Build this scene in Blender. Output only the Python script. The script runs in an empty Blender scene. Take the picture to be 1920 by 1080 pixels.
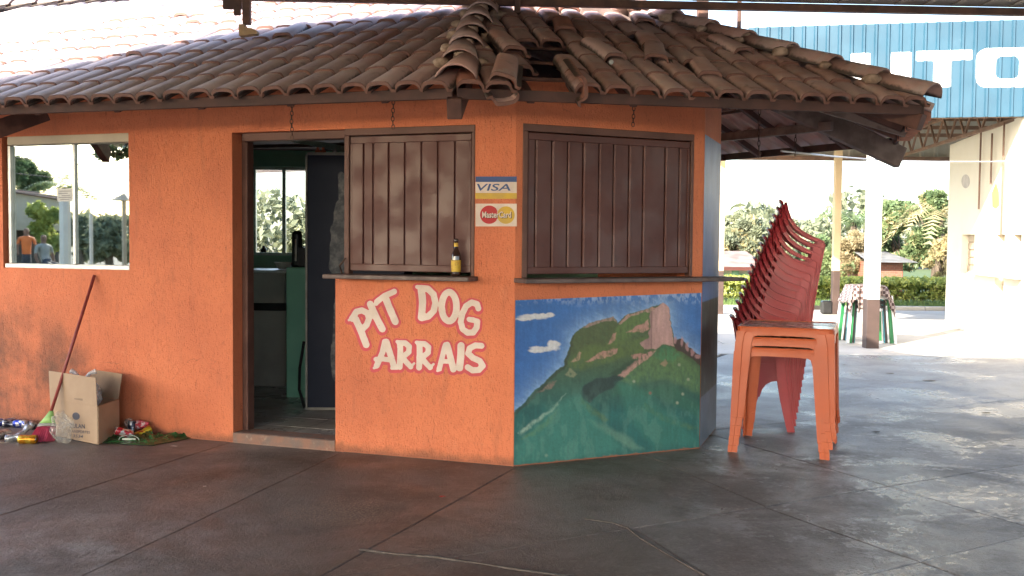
import bpy, bmesh, math, random
import numpy as np
from mathutils import Vector as V, Matrix
random.seed(7); rng = np.random.default_rng(7)
S = bpy.context.scene; COL = S.collection
sin, cos, rad, PI = math.sin, math.cos, math.radians, math.pi
# ------------------------------------------------------------------ camera
H = 1.4; FPX = 1900.0; PITCH = rad(2.6); ROLL = rad(.5)
Fw = V((0, cos(PITCH), -sin(PITCH))); U0 = V((0, sin(PITCH), cos(PITCH))); R0 = V((1, 0, 0))
Rt = R0*cos(ROLL)+U0*sin(ROLL); Up = -R0*sin(ROLL)+U0*cos(ROLL); O = V((0, 0, H))
cam = bpy.data.cameras.new('camera'); co = bpy.data.objects.new('camera', cam); COL.objects.link(co)
M = Matrix((Rt, Up, -Fw)).transposed().to_4x4(); M.translation = O; co.matrix_world = M
cam.sensor_width = 36; cam.lens = 36*FPX/1920; cam.clip_start = .05; cam.clip_end = 3000; S.camera = co
# ------------------------------------------------------------------ light
SUN_EL = rad(27); SUN_AZ = rad(220)          # the low sun stands behind the photographer, to the left
w = bpy.data.worlds.new('World'); S.world = w; w.use_nodes = True; nt = w.node_tree
sky = nt.nodes.new('ShaderNodeTexSky'); sky.sky_type = 'NISHITA'; sky.sun_disc = False
sky.sun_elevation = SUN_EL; sky.sun_rotation = SUN_AZ; sky.dust_density = 2.0; sky.air_density = 1.0; sky.ozone_density = 1.0
bg = nt.nodes['Background']; bg.inputs[1].default_value = .15; nt.links.new(sky.outputs[0], bg.inputs[0])
sd = bpy.data.lights.new('sun', 'SUN'); sd.energy = 3.0; sd.angle = rad(.5); sd.color = (1, .93, .82)
so = bpy.data.objects.new('sun', sd); COL.objects.link(so)
sv = V((sin(SUN_AZ)*cos(SUN_EL), cos(SUN_AZ)*cos(SUN_EL), sin(SUN_EL))); so.rotation_euler = sv.to_track_quat('Z', 'Y').to_euler()
S.view_settings.view_transform = 'Standard'; S.view_settings.look = 'None'; S.view_settings.gamma = 1
S.view_settings.use_curve_mapping = False; S.view_settings.exposure = 2.4
# ------------------------------------------------------------------ helpers
def ray(px, py): return Fw+Rt*((px-960)/FPX)+Up*((540-py)/FPX)
def G(px, py, z=0.0):
    d = ray(px, py); return O+d*((z-H)/d.z)
def PLN(P, n, px, py):
    d = ray(px, py); return O+d*((P-O).dot(n)/d.dot(n))
def AT(px, py, y):
    d = ray(px, py); return O+d*(y/d.y)
def proj(p):
    q = p-O; f = q.dot(Fw); return 960+FPX*q.dot(Rt)/f, 540-FPX*q.dot(Up)/f
def lin(c): return tuple(((x/255)/12.92 if x/255 <= .04045 else ((x/255+.055)/1.055)**2.4) for x in c)

def tag(o, label=None, cat=None, group=None, kind=None):
    if label: o['label'] = label
    if cat: o['category'] = cat
    if group: o['group'] = group
    if kind: o['kind'] = kind
    return o
def thing(name, label, cat, loc=(0, 0, 0), rz=0, group=None):
    o = bpy.data.objects.new(name, None); COL.objects.link(o); o.location = loc; o.rotation_euler = (0, 0, rz); o.empty_display_size = .1
    return tag(o, label, cat, group)
def link(name, me, parent=None, mat=None):
    o = bpy.data.objects.new(name, me); COL.objects.link(o)
    if mat is not None and not me.materials: me.materials.append(mat)
    if parent: o.parent = parent
    return o
def obj(name, bm, mat, parent=None, smooth=False):
    me = bpy.data.meshes.new(name)
    bmesh.ops.recalc_face_normals(bm, faces=bm.faces)
    bm.to_mesh(me); bm.free()
    if smooth: me.polygons.foreach_set('use_smooth', [True]*len(me.polygons))
    return link(name, me, parent, mat)
def pobj(name, vs, fs, mat, parent=None, smooth=False):
    me = bpy.data.meshes.new(name); me.from_pydata([tuple(v) for v in vs], [], fs); me.update()
    if smooth: me.polygons.foreach_set('use_smooth', [True]*len(me.polygons))
    return link(name, me, parent, mat)
def BM(): return bmesh.new()
def add_box(bm, p, ax, ay, az, sx, sy, sz, bev=0):
    """box centred at p with axes ax ay az and full sizes"""
    vs = []
    for k in (-1, 1):
        for j in (-1, 1):
            for i in (-1, 1):
                vs.append(bm.verts.new(V(p)+V(ax)*(i*sx/2)+V(ay)*(j*sy/2)+V(az)*(k*sz/2)))
    f = [(0, 1, 3, 2), (4, 6, 7, 5), (0, 4, 5, 1), (2, 3, 7, 6), (0, 2, 6, 4), (1, 5, 7, 3)]
    fs = [bm.faces.new([vs[i] for i in q]) for q in f]
    if bev > 0:
        es = list({e for q in fs for e in q.edges})
        bmesh.ops.bevel(bm, geom=es, offset=bev, segments=1, affect='EDGES')
    return bm
X, Y, Z = V((1, 0, 0)), V((0, 1, 0)), V((0, 0, 1))
def abox(bm, x0, x1, y0, y1, z0, z1, bev=0):
    return add_box(bm, ((x0+x1)/2, (y0+y1)/2, (z0+z1)/2), X, Y, Z, abs(x1-x0), abs(y1-y0), abs(z1-z0), bev)
def bar(bm, a, b, wd, ht, up=Z, bev=0):
    a, b = V(a), V(b); t = (b-a).normalized(); s = t.cross(up).normalized(); u = s.cross(t)
    return add_box(bm, (a+b)/2, t, s, u, (b-a).length, wd, ht, bev)
def tube(bm, pts, r, n=8, cap=True):
    pts = [V(p) for p in pts]; rs = r if isinstance(r, (list, tuple)) else [r]*len(pts); rings = []
    up = Z if abs((pts[1]-pts[0]).normalized().z) < .9 else X
    for i, p in enumerate(pts):
        t = (pts[min(i+1, len(pts)-1)]-pts[max(i-1, 0)]).normalized(); s = t.cross(up).normalized(); u = s.cross(t)
        rings.append([bm.verts.new(p+s*(cos(2*PI*k/n)*rs[i])+u*(sin(2*PI*k/n)*rs[i])) for k in range(n)])
    for a, b in zip(rings, rings[1:]):
        for k in range(n): bm.faces.new((a[k], a[(k+1) % n], b[(k+1) % n], b[k]))
    if cap: bm.faces.new(rings[0][::-1]); bm.faces.new(rings[-1])
    return bm
def lathe(bm, prof, n=16, loc=(0, 0, 0), ax=Z):
    ax = V(ax).normalized(); s = ax.orthogonal().normalized(); u = ax.cross(s); rings = []
    for r, z in prof:
        rings.append([bm.verts.new(V(loc)+ax*z+(s*cos(2*PI*k/n)+u*sin(2*PI*k/n))*max(r, .0004)) for k in range(n)])
    for a, b in zip(rings, rings[1:]):
        for k in range(n): bm.faces.new((a[k], a[(k+1) % n], b[(k+1) % n], b[k]))
    bm.faces.new(rings[0][::-1]); bm.faces.new(rings[-1]); return bm
def sweep(bm, pts, prof, scales=None):
    """pts (x, z) in the side plane with lateral offset y0: list of (x, y, z); prof: closed (a, b) with a along in-plane normal, b along +y"""
    rings = []
    for i, p in enumerate(pts):
        p = V(p); t = V(pts[min(i+1, len(pts)-1)])-V(pts[max(i-1, 0)]); n = V((-t.z, 0, t.x)).normalized(); sc = scales[i] if scales else 1
        rings.append([bm.verts.new(p+n*a*sc+Y*b*sc) for a, b in prof])
    m = len(prof)
    for a, b in zip(rings, rings[1:]):
        for k in range(m): bm.faces.new((a[k], a[(k+1) % m], b[(k+1) % m], b[k]))
    bm.faces.new(rings[0][::-1]); bm.faces.new(rings[-1]); return bm
def copy_tree(o, parent=None):
    c = o.copy(); COL.objects.link(c)
    if parent: c.parent = parent
    for ch in list(o.children): copy_tree(ch, c)
    return c
# value noise for painted surfaces
_T = rng.random((256, 256))
def vnoise(x, y):
    xi = np.floor(x).astype(int); yi = np.floor(y).astype(int); fx = x-xi; fy = y-yi; fx = fx*fx*(3-2*fx); fy = fy*fy*(3-2*fy)
    a = _T[xi % 256, yi % 256]; b = _T[(xi+1) % 256, yi % 256]; c = _T[xi % 256, (yi+1) % 256]; d = _T[(xi+1) % 256, (yi+1) % 256]
    return (a*(1-fx)+b*fx)*(1-fy)+(c*(1-fx)+d*fx)*fy
def fbm(x, y, o=4):
    s = 0; a = .5
    for k in range(o): s = s+a*vnoise(x*2**k+17.3*k, y*2**k+9.1*k); a *= .5
    return s/.94
# signed distance helpers (positive inside)
def seg_d(x, y, ax, ay, bx, by):
    dx, dy = bx-ax, by-ay; t = np.clip(((x-ax)*dx+(y-ay)*dy)/(dx*dx+dy*dy+1e-9), 0, 1)
    return np.hypot(x-ax-t*dx, y-ay-t*dy)
def strokes(x, y, L):
    r = np.full(x.shape, -1e9)
    for w_, pts in L:
        for (a, b), (c, d) in zip(pts, pts[1:]): r = np.maximum(r, w_-seg_d(x, y, a, b, c, d))
    return r
def poly_in(x, y, P):
    ins = np.zeros(x.shape, bool); n = len(P); d = np.full(x.shape, 1e9)
    for i in range(n):
        (ax, ay), (bx, by) = P[i], P[(i+1) % n]; d = np.minimum(d, seg_d(x, y, ax, ay, bx, by))
        if ay != by:
            c = ((ay > y) != (by > y)) & (x < (bx-ax)*(y-ay)/(by-ay)+ax); ins ^= c
    return np.where(ins, d, -d)
def sdf_mesh(name, f, us, vs, place, mat, parent):
    """keep the part of the grid where f(u, v) > 0; place(u, v) -> 3D"""
    UU, VV = np.meshgrid(us, vs, indexing='ij'); F = f(UU, VV); F = np.where(np.abs(F) < 1e-6, 1e-6, F)
    verts = []; idx = {}; faces = []
    def gv(i, j):
        k = (i, j)
        if k not in idx: idx[k] = len(verts); verts.append(place(us[i], vs[j]))
        return idx[k]
    def ev(i, j, a, b):
        k = (min((i, j), (a, b)), max((i, j), (a, b)))
        if k not in idx:
            t = F[i, j]/(F[i, j]-F[a, b]); idx[k] = len(verts); verts.append(place(us[i]+(us[a]-us[i])*t, vs[j]+(vs[b]-vs[j])*t))
        return idx[k]
    pos = F > 0
    cnt = pos[:-1, :-1].astype(int)+pos[1:, :-1]+pos[1:, 1:]+pos[:-1, 1:]
    for i, j in zip(*np.nonzero(cnt)):
        c = [(i, j), (i+1, j), (i+1, j+1), (i, j+1)]; P = []
        for k in range(4):
            a = c[k]; b = c[(k+1) % 4]
            if pos[a]: P.append(gv(*a))
            if pos[a] != pos[b]: P.append(ev(*a, *b))
        if len(P) > 2: faces.append(P)
    return pobj(name, verts, faces, mat, parent)
# ------------------------------------------------------------------ materials
def nd(t, ty, **kw):
    n = t.nodes.new(ty)
    for k, v in kw.items(): setattr(n, k, v)
    return n
def noise(t, src, scale, detail=4, rough=.55, dist=0):
    n = nd(t, 'ShaderNodeTexNoise'); n.inputs['Scale'].default_value = scale; n.inputs['Detail'].default_value = detail
    n.inputs['Roughness'].default_value = rough; n.inputs['Distortion'].default_value = dist
    t.links.new(src, n.inputs['Vector']); return n.outputs['Fac']
def mrange(t, v, a, b, c=0, d=1):
    n = nd(t, 'ShaderNodeMapRange'); n.interpolation_type = 'SMOOTHSTEP'
    for i, q in enumerate((a, b, c, d)): n.inputs[i+1].default_value = q
    t.links.new(v, n.inputs[0]); return n.outputs[0]
def math_(t, op, a, b):
    n = nd(t, 'ShaderNodeMath', operation=op)
    for i, q in enumerate((a, b)):
        if isinstance(q, (int, float)): n.inputs[i].default_value = q
        else: t.links.new(q, n.inputs[i])
    return n.outputs[0]
def cmix(t, fac, a, b, mode='MIX'):
    n = nd(t, 'ShaderNodeMix', data_type='RGBA', blend_type=mode)
    if isinstance(fac, (int, float)): n.inputs[0].default_value = fac
    else: t.links.new(fac, n.inputs[0])
    for i, q in ((6, a), (7, b)):
        if isinstance(q, tuple): n.inputs[i].default_value = (*q[:3], 1)
        else: t.links.new(q, n.inputs[i])
    return n.outputs[2]
def base(name):
    m = bpy.data.materials.new(name); m.use_nodes = True; t = m.node_tree; return m, t, t.nodes['Principled BSDF']
def mat(name, c1, c2=None, scale=6, lo=.35, hi=.65, rough=.7, rvar=0, bump=0, bscale=60, metal=0, spec=.5, dirt=None, rnd=0, coord='pos', trans=0, alpha=1, sss=0, stretch=None):
    """c1/c2 blended by noise; dirt=(colour, scale, lo, hi, strength) list; rnd = per-object brightness variation"""
    m, t, p = base(name)
    if coord == 'pos': src = nd(t, 'ShaderNodeNewGeometry').outputs['Position']
    else: src = nd(t, 'ShaderNodeTexCoord').outputs['Object']
    if stretch:
        mp = nd(t, 'ShaderNodeMapping'); mp.inputs['Scale'].default_value = stretch; t.links.new(src, mp.inputs[0]); src = mp.outputs[0]
    c2 = c2 or tuple(x*.8 for x in c1)
    col = cmix(t, mrange(t, noise(t, src, scale), lo, hi), c1, c2)
    for d in dirt or []:
        f = mrange(t, noise(t, src, d[1], 6, .65), d[2], d[3], 0, d[4]); col = cmix(t, f, col, d[0])
    if rnd:
        oi = nd(t, 'ShaderNodeObjectInfo').outputs['Random']; v = mrange(t, oi, 0, 1, 1-rnd, 1+rnd)
        hs = nd(t, 'ShaderNodeHueSaturation'); t.links.new(col, hs.inputs['Color']); t.links.new(v, hs.inputs['Value']); col = hs.outputs[0]
    t.links.new(col, p.inputs['Base Color'])
    p.inputs['Roughness'].default_value = rough; p.inputs['Metallic'].default_value = metal; p.inputs['Specular IOR Level'].default_value = spec
    if rvar: t.links.new(mrange(t, noise(t, src, scale*1.7, 5), .35, .65, rough-rvar, rough+rvar), p.inputs['Roughness'])
    if bump:
        b = nd(t, 'ShaderNodeBump'); b.inputs['Strength'].default_value = bump; b.inputs['Distance'].default_value = .004
        t.links.new(noise(t, src, bscale, 5, .6), b.inputs['Height']); t.links.new(b.outputs[0], p.inputs['Normal'])
    if trans: p.inputs['Transmission Weight'].default_value = trans
    if alpha < 1: p.inputs['Alpha'].default_value = alpha
    return m

def leafmat(name, c1, c2, rnd=.2, tr=.35):
    m, t, p = base(name); src = nd(t, 'ShaderNodeNewGeometry').outputs['Position']
    col = cmix(t, mrange(t, noise(t, src, 2.3, 3), .3, .7), c1, c2)
    p.inputs['Roughness'].default_value = .55; t.links.new(col, p.inputs['Base Color'])
    tl = nd(t, 'ShaderNodeBsdfTranslucent'); t.links.new(col, tl.inputs[0]); mx = nd(t, 'ShaderNodeMixShader'); mx.inputs[0].default_value = tr
    t.links.new(p.outputs[0], mx.inputs[1]); t.links.new(tl.outputs[0], mx.inputs[2]); t.links.new(mx.outputs[0], t.nodes['Material Output'].inputs[0]); return m

# orange plaster with dabs, pits, scuffs and a soot stain low at the far left end
def plaster():
    m, t, p = base('orange_plaster'); pos = nd(t, 'ShaderNodeNewGeometry').outputs['Position']
    sx = nd(t, 'ShaderNodeSeparateXYZ'); t.links.new(pos, sx.inputs[0])
    col = cmix(t, mrange(t, noise(t, pos, 2.2, 5), .3, .7), (.66, .20, .092), (.58, .168, .080))
    mp = nd(t, 'ShaderNodeMapping'); mp.inputs['Scale'].default_value = (5, 5, 1); t.links.new(pos, mp.inputs[0])
    col = cmix(t, mrange(t, noise(t, mp.outputs[0], 3, 5, .6), .52, .78, 0, .45), col, (.40, .13, .07))
    col = cmix(t, mrange(t, noise(t, pos, 70, 3, .7), .60, .74, 0, .55), col, (.25, .08, .04))
    col = cmix(t, mrange(t, noise(t, pos, 9, 6, .7), .56, .80, 0, .35), col, (.66, .29, .16))
    m2 = nd(t, 'ShaderNodeMapping'); m2.inputs['Scale'].default_value = (60, 60, 14); t.links.new(pos, m2.inputs[0])
    col = cmix(t, mrange(t, noise(t, m2.outputs[0], 1.0, 4, .7), .57, .72, 0, .5), col, (.30, .075, .04))
    col = cmix(t, mrange(t, noise(t, pos, 1.1, 5, .6, .5), .5, .8, 0, .45), col, (.42, .125, .07))
    vo = nd(t, 'ShaderNodeTexVoronoi', feature='DISTANCE_TO_EDGE'); vo.inputs['Scale'].default_value = 1.1; wv = nd(t, 'ShaderNodeVectorMath', operation='ADD'); nv = nd(t, 'ShaderNodeTexNoise'); nv.inputs['Scale'].default_value = 1.7; nv.inputs['Detail'].default_value = 7; t.links.new(pos, nv.inputs['Vector']); t.links.new(pos, wv.inputs[0]); t.links.new(nv.outputs['Color'], wv.inputs[1]); t.links.new(wv.outputs[0], vo.inputs['Vector'])
    ckk = math_(t, 'MULTIPLY', mrange(t, vo.outputs['Distance'], 0, .004, 1, 0), mrange(t, noise(t, pos, .9, 3), .55, .62)); col = cmix(t, math_(t, 'MULTIPLY', ckk, .6), col, (.22, .07, .04))
    zf = mrange(t, math_(t, 'SUBTRACT', sx.outputs[2], math_(t, 'MULTIPLY', noise(t, pos, 1.7, 5, .6), .9)), .0, .72, 1, 0)
    xf = mrange(t, math_(t, 'ADD', sx.outputs[0], math_(t, 'MULTIPLY', noise(t, pos, 3.1, 5, .6), .5)), -3.1, -2.75, 1, 0)
    nz = mrange(t, math_(t, 'ADD', math_(t, 'MULTIPLY', noise(t, mp.outputs[0], 1.4, 5, .6), .35), math_(t, 'MULTIPLY', noise(t, pos, 3.2, 7, .68), .65)), .36, .60, .25, 1)
    st = math_(t, 'MULTIPLY', math_(t, 'MULTIPLY', zf, xf), nz)
    col = cmix(t, math_(t, 'MULTIPLY', st, .85), col, (.10, .062, .045))
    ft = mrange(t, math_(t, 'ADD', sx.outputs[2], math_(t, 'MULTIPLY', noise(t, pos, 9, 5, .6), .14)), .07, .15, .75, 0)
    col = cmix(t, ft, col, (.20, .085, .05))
    t.links.new(col, p.inputs['Base Color']); p.inputs['Roughness'].default_value = .75; p.inputs['Specular IOR Level'].default_value = .3
    b = nd(t, 'ShaderNodeBump'); b.inputs['Strength'].default_value = .8; b.inputs['Distance'].default_value = .006
    h = math_(t, 'ADD', noise(t, pos, 95, 3, .6), math_(t, 'MULTIPLY', mrange(t, noise(t, mp.outputs[0], 30, 2), .55, .7), -.6))
    t.links.new(h, b.inputs['Height']); t.links.new(b.outputs[0], p.inputs['Normal']); return m
M_ORANGE = plaster()
def vcol(name, rough=.6, wear=None):
    m, t, p = base(name); a = nd(t, 'ShaderNodeVertexColor', layer_name='Col'); pos = nd(t, 'ShaderNodeNewGeometry').outputs['Position']
    col = a.outputs[0]
    col = cmix(t, mrange(t, noise(t, pos, 80, 3, .7), .6, .75, 0, .35), col, (.05, .05, .045))
    t.links.new(col, p.inputs['Base Color']); p.inputs['Roughness'].default_value = rough
    b = nd(t, 'ShaderNodeBump'); b.inputs['Strength'].default_value = .4; b.inputs['Distance'].default_value = .004
    t.links.new(noise(t, pos, 95, 3, .6), b.inputs['Height']); t.links.new(b.outputs[0], p.inputs['Normal']); return m
M_MURAL = vcol('mural_paint', .5)
M_BROWN = mat('brown_painted_metal', (.085, .026, .020), (.105, .036, .028), 3.0, rough=.5, rvar=.12, bump=.12, bscale=40, dirt=[((.16, .075, .06), 9, .56, .82, .28), ((.03, .012, .01), 17, .58, .8, .5)])
M_FRAME = mat('brown_frame_paint', (.14, .062, .045), (.10, .042, .03), 5, rough=.6, bump=.2, bscale=50, dirt=[((.26, .17, .13), 14, .62, .8, .4)])
M_PLANK = mat('worn_dark_shelf', (.13, .085, .075), (.07, .045, .04), 9, rough=.5, rvar=.1, bump=.2, bscale=50)
M_WOOD = mat('rafter_wood', (.125, .055, .042), (.075, .034, .026), 7, rough=.75, bump=.4, bscale=25, dirt=[((.3, .2, .15), 9, .6, .8, .3)])
M_WOODG = mat('grey_wood', (.21, .15, .13), (.13, .09, .075), 9, rough=.8, bump=.3, bscale=30)
M_TILE = mat('clay_roof_tile', (.54, .38, .35), (.43, .25, .21), 2.2, rough=.75, bump=.35, bscale=55, rnd=.16,
             dirt=[((.46, .39, .35), 6, .45, .75, .7), ((.085, .065, .055), 7, .56, .78, .75), ((.055, .045, .04), 24, .60, .78, .5), ((.50, .42, .36), 20, .62, .8, .35)])
M_TILEN = mat('newer_clay_tile', (.44, .19, .13), (.38, .17, .12), 5, rough=.7, bump=.2, bscale=55, rnd=.12, dirt=[((.3, .2, .16), 8, .5, .75, .5)])
M_MORTAR = mat('mortar', (.46, .34, .26), (.26, .18, .13), 14, rough=.9, bump=.8, bscale=40)
M_ALU = mat('aluminium_frame', (.62, .62, .6), (.5, .5, .49), 8, rough=.35, metal=.6)
M_BEIGE = mat('beige_band', (.52, .44, .33), (.46, .38, .28), 4, rough=.6)
M_WHITE = mat('sign_white', (.66, .55, .48), (.58, .47, .40), 9, rough=.7, bump=.4, bscale=95, dirt=[((.45, .2, .12), 70, .6, .72, .5)])
M_PINK = mat('sign_pink', (.56, .075, .095), (.50, .07, .085), 9, rough=.7, bump=.4, bscale=95)
M_BLUEP = mat('sign_blue', (.04, .075, .22), (.05, .085, .2), 9, rough=.7, bump=.4, bscale=95, dirt=[((.2, .2, .25), 60, .6, .75, .4)])
M_YELP = mat('sign_yellow', (.60, .38, .04), (.5, .32, .06), 12, rough=.7, bump=.4, bscale=95, dirt=[((.55, .2, .06), 60, .6, .75, .6)])
M_REDP = mat('sign_red', (.46, .025, .03), (.4, .03, .03), 12, rough=.7, bump=.4, bscale=95)
M_BLACK = mat('black_plastic', (.012, .012, .013), (.02, .02, .02), 8, rough=.35)
M_STEEL = mat('rusty_steel', (.17, .085, .055), (.10, .055, .04), 6, rough=.7, bump=.3, bscale=40, dirt=[((.3, .14, .07), 9, .55, .75, .6)])
M_CHAIN = mat('chain_steel', (.10, .05, .035), (.05, .03, .025), 20, rough=.5, metal=.5)
# ------------------------------------------------------------------ ground
M_SLAB = None
def slab_mat():
    m, t, p = base('worn_concrete'); pos = nd(t, 'ShaderNodeNewGeometry').outputs['Position']; oi = nd(t, 'ShaderNodeObjectInfo').outputs['Random']
    sx = nd(t, 'ShaderNodeSeparateXYZ'); t.links.new(pos, sx.inputs[0])
    big = noise(t, pos, .55, 6, .6, .4); sm = noise(t, pos, 5, 6, .65)
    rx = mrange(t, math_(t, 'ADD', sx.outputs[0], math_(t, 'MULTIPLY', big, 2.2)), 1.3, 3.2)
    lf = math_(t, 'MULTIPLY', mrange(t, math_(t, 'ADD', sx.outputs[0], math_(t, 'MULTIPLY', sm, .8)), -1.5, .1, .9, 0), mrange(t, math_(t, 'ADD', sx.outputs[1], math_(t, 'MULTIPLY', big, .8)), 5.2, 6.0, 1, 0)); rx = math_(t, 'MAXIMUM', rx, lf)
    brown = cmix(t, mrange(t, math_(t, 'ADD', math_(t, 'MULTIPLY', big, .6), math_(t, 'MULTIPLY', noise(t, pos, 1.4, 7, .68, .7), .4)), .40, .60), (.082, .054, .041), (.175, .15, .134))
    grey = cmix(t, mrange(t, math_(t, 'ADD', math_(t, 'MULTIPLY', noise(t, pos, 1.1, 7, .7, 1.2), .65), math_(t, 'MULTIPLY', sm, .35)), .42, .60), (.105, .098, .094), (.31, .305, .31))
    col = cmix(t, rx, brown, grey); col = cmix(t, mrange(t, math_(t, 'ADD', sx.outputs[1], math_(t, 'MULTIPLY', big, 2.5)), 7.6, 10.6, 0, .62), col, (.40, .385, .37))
    col = cmix(t, mrange(t, noise(t, pos, 1.6, 6, .62, .6), .50, .78, 0, .45), col, (.24, .222, .205))
    col = cmix(t, mrange(t, noise(t, pos, 2.7, 6, .7), .55, .8, 0, .6), col, (.05, .04, .036))
    col = cmix(t, mrange(t, noise(t, pos, 60, 5, .75), .54, .66, 0, .65), col, (.045, .036, .032))
    col = cmix(t, mrange(t, noise(t, pos, 130, 2, .6), .66, .76, 0, .6), col, (.34, .31, .28))
    vo = nd(t, 'ShaderNodeTexVoronoi', feature='DISTANCE_TO_EDGE'); vo.inputs['Scale'].default_value = .9; wv = nd(t, 'ShaderNodeVectorMath', operation='ADD'); nv = nd(t, 'ShaderNodeTexNoise'); nv.inputs['Scale'].default_value = 2.2; nv.inputs['Detail'].default_value = 6; t.links.new(pos, nv.inputs['Vector']); t.links.new(pos, wv.inputs[0]); t.links.new(nv.outputs['Color'], wv.inputs[1]); t.links.new(wv.outputs[0], vo.inputs['Vector'])
    ck_ = math_(t, 'MULTIPLY', mrange(t, vo.outputs['Distance'], 0, .006, 1, 0), mrange(t, noise(t, pos, .8, 3), .52, .6)); col = cmix(t, math_(t, 'MULTIPLY', ck_, .75), col, (.03, .025, .022))
    col = cmix(t, mrange(t, noise(t, pos, 26, 6, .8), .50, .68, 0, .6), col, (.27, .235, .21))
    col = cmix(t, mrange(t, oi, 0, 1, 0, .3), col, (.10, .08, .07))
    t.links.new(col, p.inputs['Base Color'])
    r = mrange(t, noise(t, pos, 1.3, 6, .6, .8), .36, .64, .60, .40); t.links.new(math_(t, 'ADD', r, math_(t, 'MULTIPLY', math_(t, 'SUBTRACT', sm, .5), .3)), p.inputs['Roughness'])
    pt_ = mrange(t, math_(t, 'ADD', math_(t, 'MULTIPLY', noise(t, pos, .85, 8, .66, .5), .75), math_(t, 'MULTIPLY', noise(t, pos, 18, 4, .7), .25)), .515, .555)
    pt_ = math_(t, 'MULTIPLY', pt_, mrange(t, sx.outputs[0], .6, 1.6)); col = cmix(t, math_(t, 'MULTIPLY', pt_, .38), col, (.25, .25, .265))
    gc = G(640, 958); vd = nd(t, 'ShaderNodeVectorMath', operation='DISTANCE'); t.links.new(pos, vd.inputs[0]); vd.inputs[1].default_value = (gc.x, gc.y, 0)
    ag = math_(t, 'MULTIPLY', mrange(t, math_(t, 'ADD', vd.outputs['Value'], math_(t, 'MULTIPLY', noise(t, pos, 5, 5), .5)), .4, .62, 1, 0), mrange(t, noise(t, pos, 85, 3, .6), .5, .58)); col = cmix(t, math_(t, 'MULTIPLY', ag, .8), col, (.27, .21, .16))
    t.links.new(col, p.inputs['Base Color']); rr0 = p.inputs['Roughness'].links[0].from_socket; t.links.new(math_(t, 'SUBTRACT', rr0, math_(t, 'MULTIPLY', pt_, .22)), p.inputs['Roughness'])
    b = nd(t, 'ShaderNodeBump'); b.inputs['Strength'].default_value = .8; b.inputs['Distance'].default_value = .007
    t.links.new(math_(t, 'ADD', math_(t, 'MULTIPLY', noise(t, pos, 60, 5, .75), 1.3), math_(t, 'MULTIPLY', noise(t, pos, 6, 4, .6), 1.2)), b.inputs['Height']); t.links.new(b.outputs[0], p.inputs['Normal'])
    return m
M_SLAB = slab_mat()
M_GAP = mat('joint_dirt', (.035, .028, .024), (.05, .04, .035), 8, rough=.95)
M_PALE = mat('pale_paving', (.50, .46, .41), (.42, .38, .33), 1.2, rough=.8, bump=.3, bscale=40, dirt=[((.33, .27, .22), 5, .55, .8, .5)])
M_GRASS = mat('grass_blades', (.07, .13, .03), (.12, .17, .045), 3, rough=.8)
M_SOIL = mat('soil_and_grass', (.12, .12, .06), (.16, .13, .08), .5, rough=.9, bump=.5, bscale=12)
bm = BM(); abox(bm, -500, 500, -500, 900, -.5, -.09); tag(obj('ground', bm, M_SOIL), kind='structure')
patio = BM(); abox(patio, -14, 12, -9, 13.0, -.3, -.022); patio = tag(obj('patio', patio, M_GAP), kind='structure')
def bsp_slabs():
    P = [[V((-14, -9)), V((12, -9)), V((12, 12.9)), V((-14, 12.9))]]
    def cut(a, b, cond=lambda c: True):
        nonlocal P
        a = G(*a).xy; b = G(*b).xy; n = V((-(b-a).y, (b-a).x)).normalized(); out = []
        for q in P:
            c = sum(q, V((0, 0)))/len(q); d = [(v-a).dot(n) for v in q]
            if not cond(c) or min(d) > -.05 or max(d) < .05: out.append(q); continue
            A, B = [], []
            for i in range(len(q)):
                u, v = q[i], q[(i+1) % len(q)]; du, dv = d[i], d[(i+1) % len(q)]
                (A if du > 0 else B).append(u)
                if (du > 0) != (dv > 0): x = u+(v-u)*(du/(du-dv)); A.append(x); B.append(x)
            out += [A, B]
        P = out
    def side(a, b):
        a = G(*a).xy; b = G(*b).xy; n = V((-(b-a).y, (b-a).x)); return lambda c: (c-a).dot(n)
    l1 = side((600, 1080), (960, 880)); left = lambda c: l1(c) > 0; right = lambda c: l1(c) <= 0
    cut((600, 1080), (960, 880))
    cut((150, 1080), (530, 900), left); l3 = side((150, 1080), (530, 900))
    cut((0, 965), (190, 905), lambda c: left(c) and l3(c) > 0)
    l6 = side((1170, 992), (1670, 910)); cut((1170, 992), (1670, 910), right)
    near = lambda c: right(c) and l6(c) < 0
    far = lambda c: right(c) and l6(c) >= 0
    cut((1180, 985), (1330, 1080), near); cut((680, 1030), (1080, 1080), lambda c: near(c) and c.x < 1)
    cut((1440, 952), (1720, 1050), lambda c: near(c) and c.x > .2); cut((1610, 1080), (1920, 1005), lambda c: near(c) and c.x > .6)
    cut((1560, 880), (1920, 985), lambda c: c.x > .8 and right(c)); cut((1310, 895), (1450, 955), lambda c: far(c) and c.x < 2.2+3)
    cut((1455, 741), (1915, 698), far); cut((1562, 783), (1915, 748), far)
    cut((1250, 700), (1400, 652), lambda c: c.y > 9.5)
    return P
SL = bsp_slabs()
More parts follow.
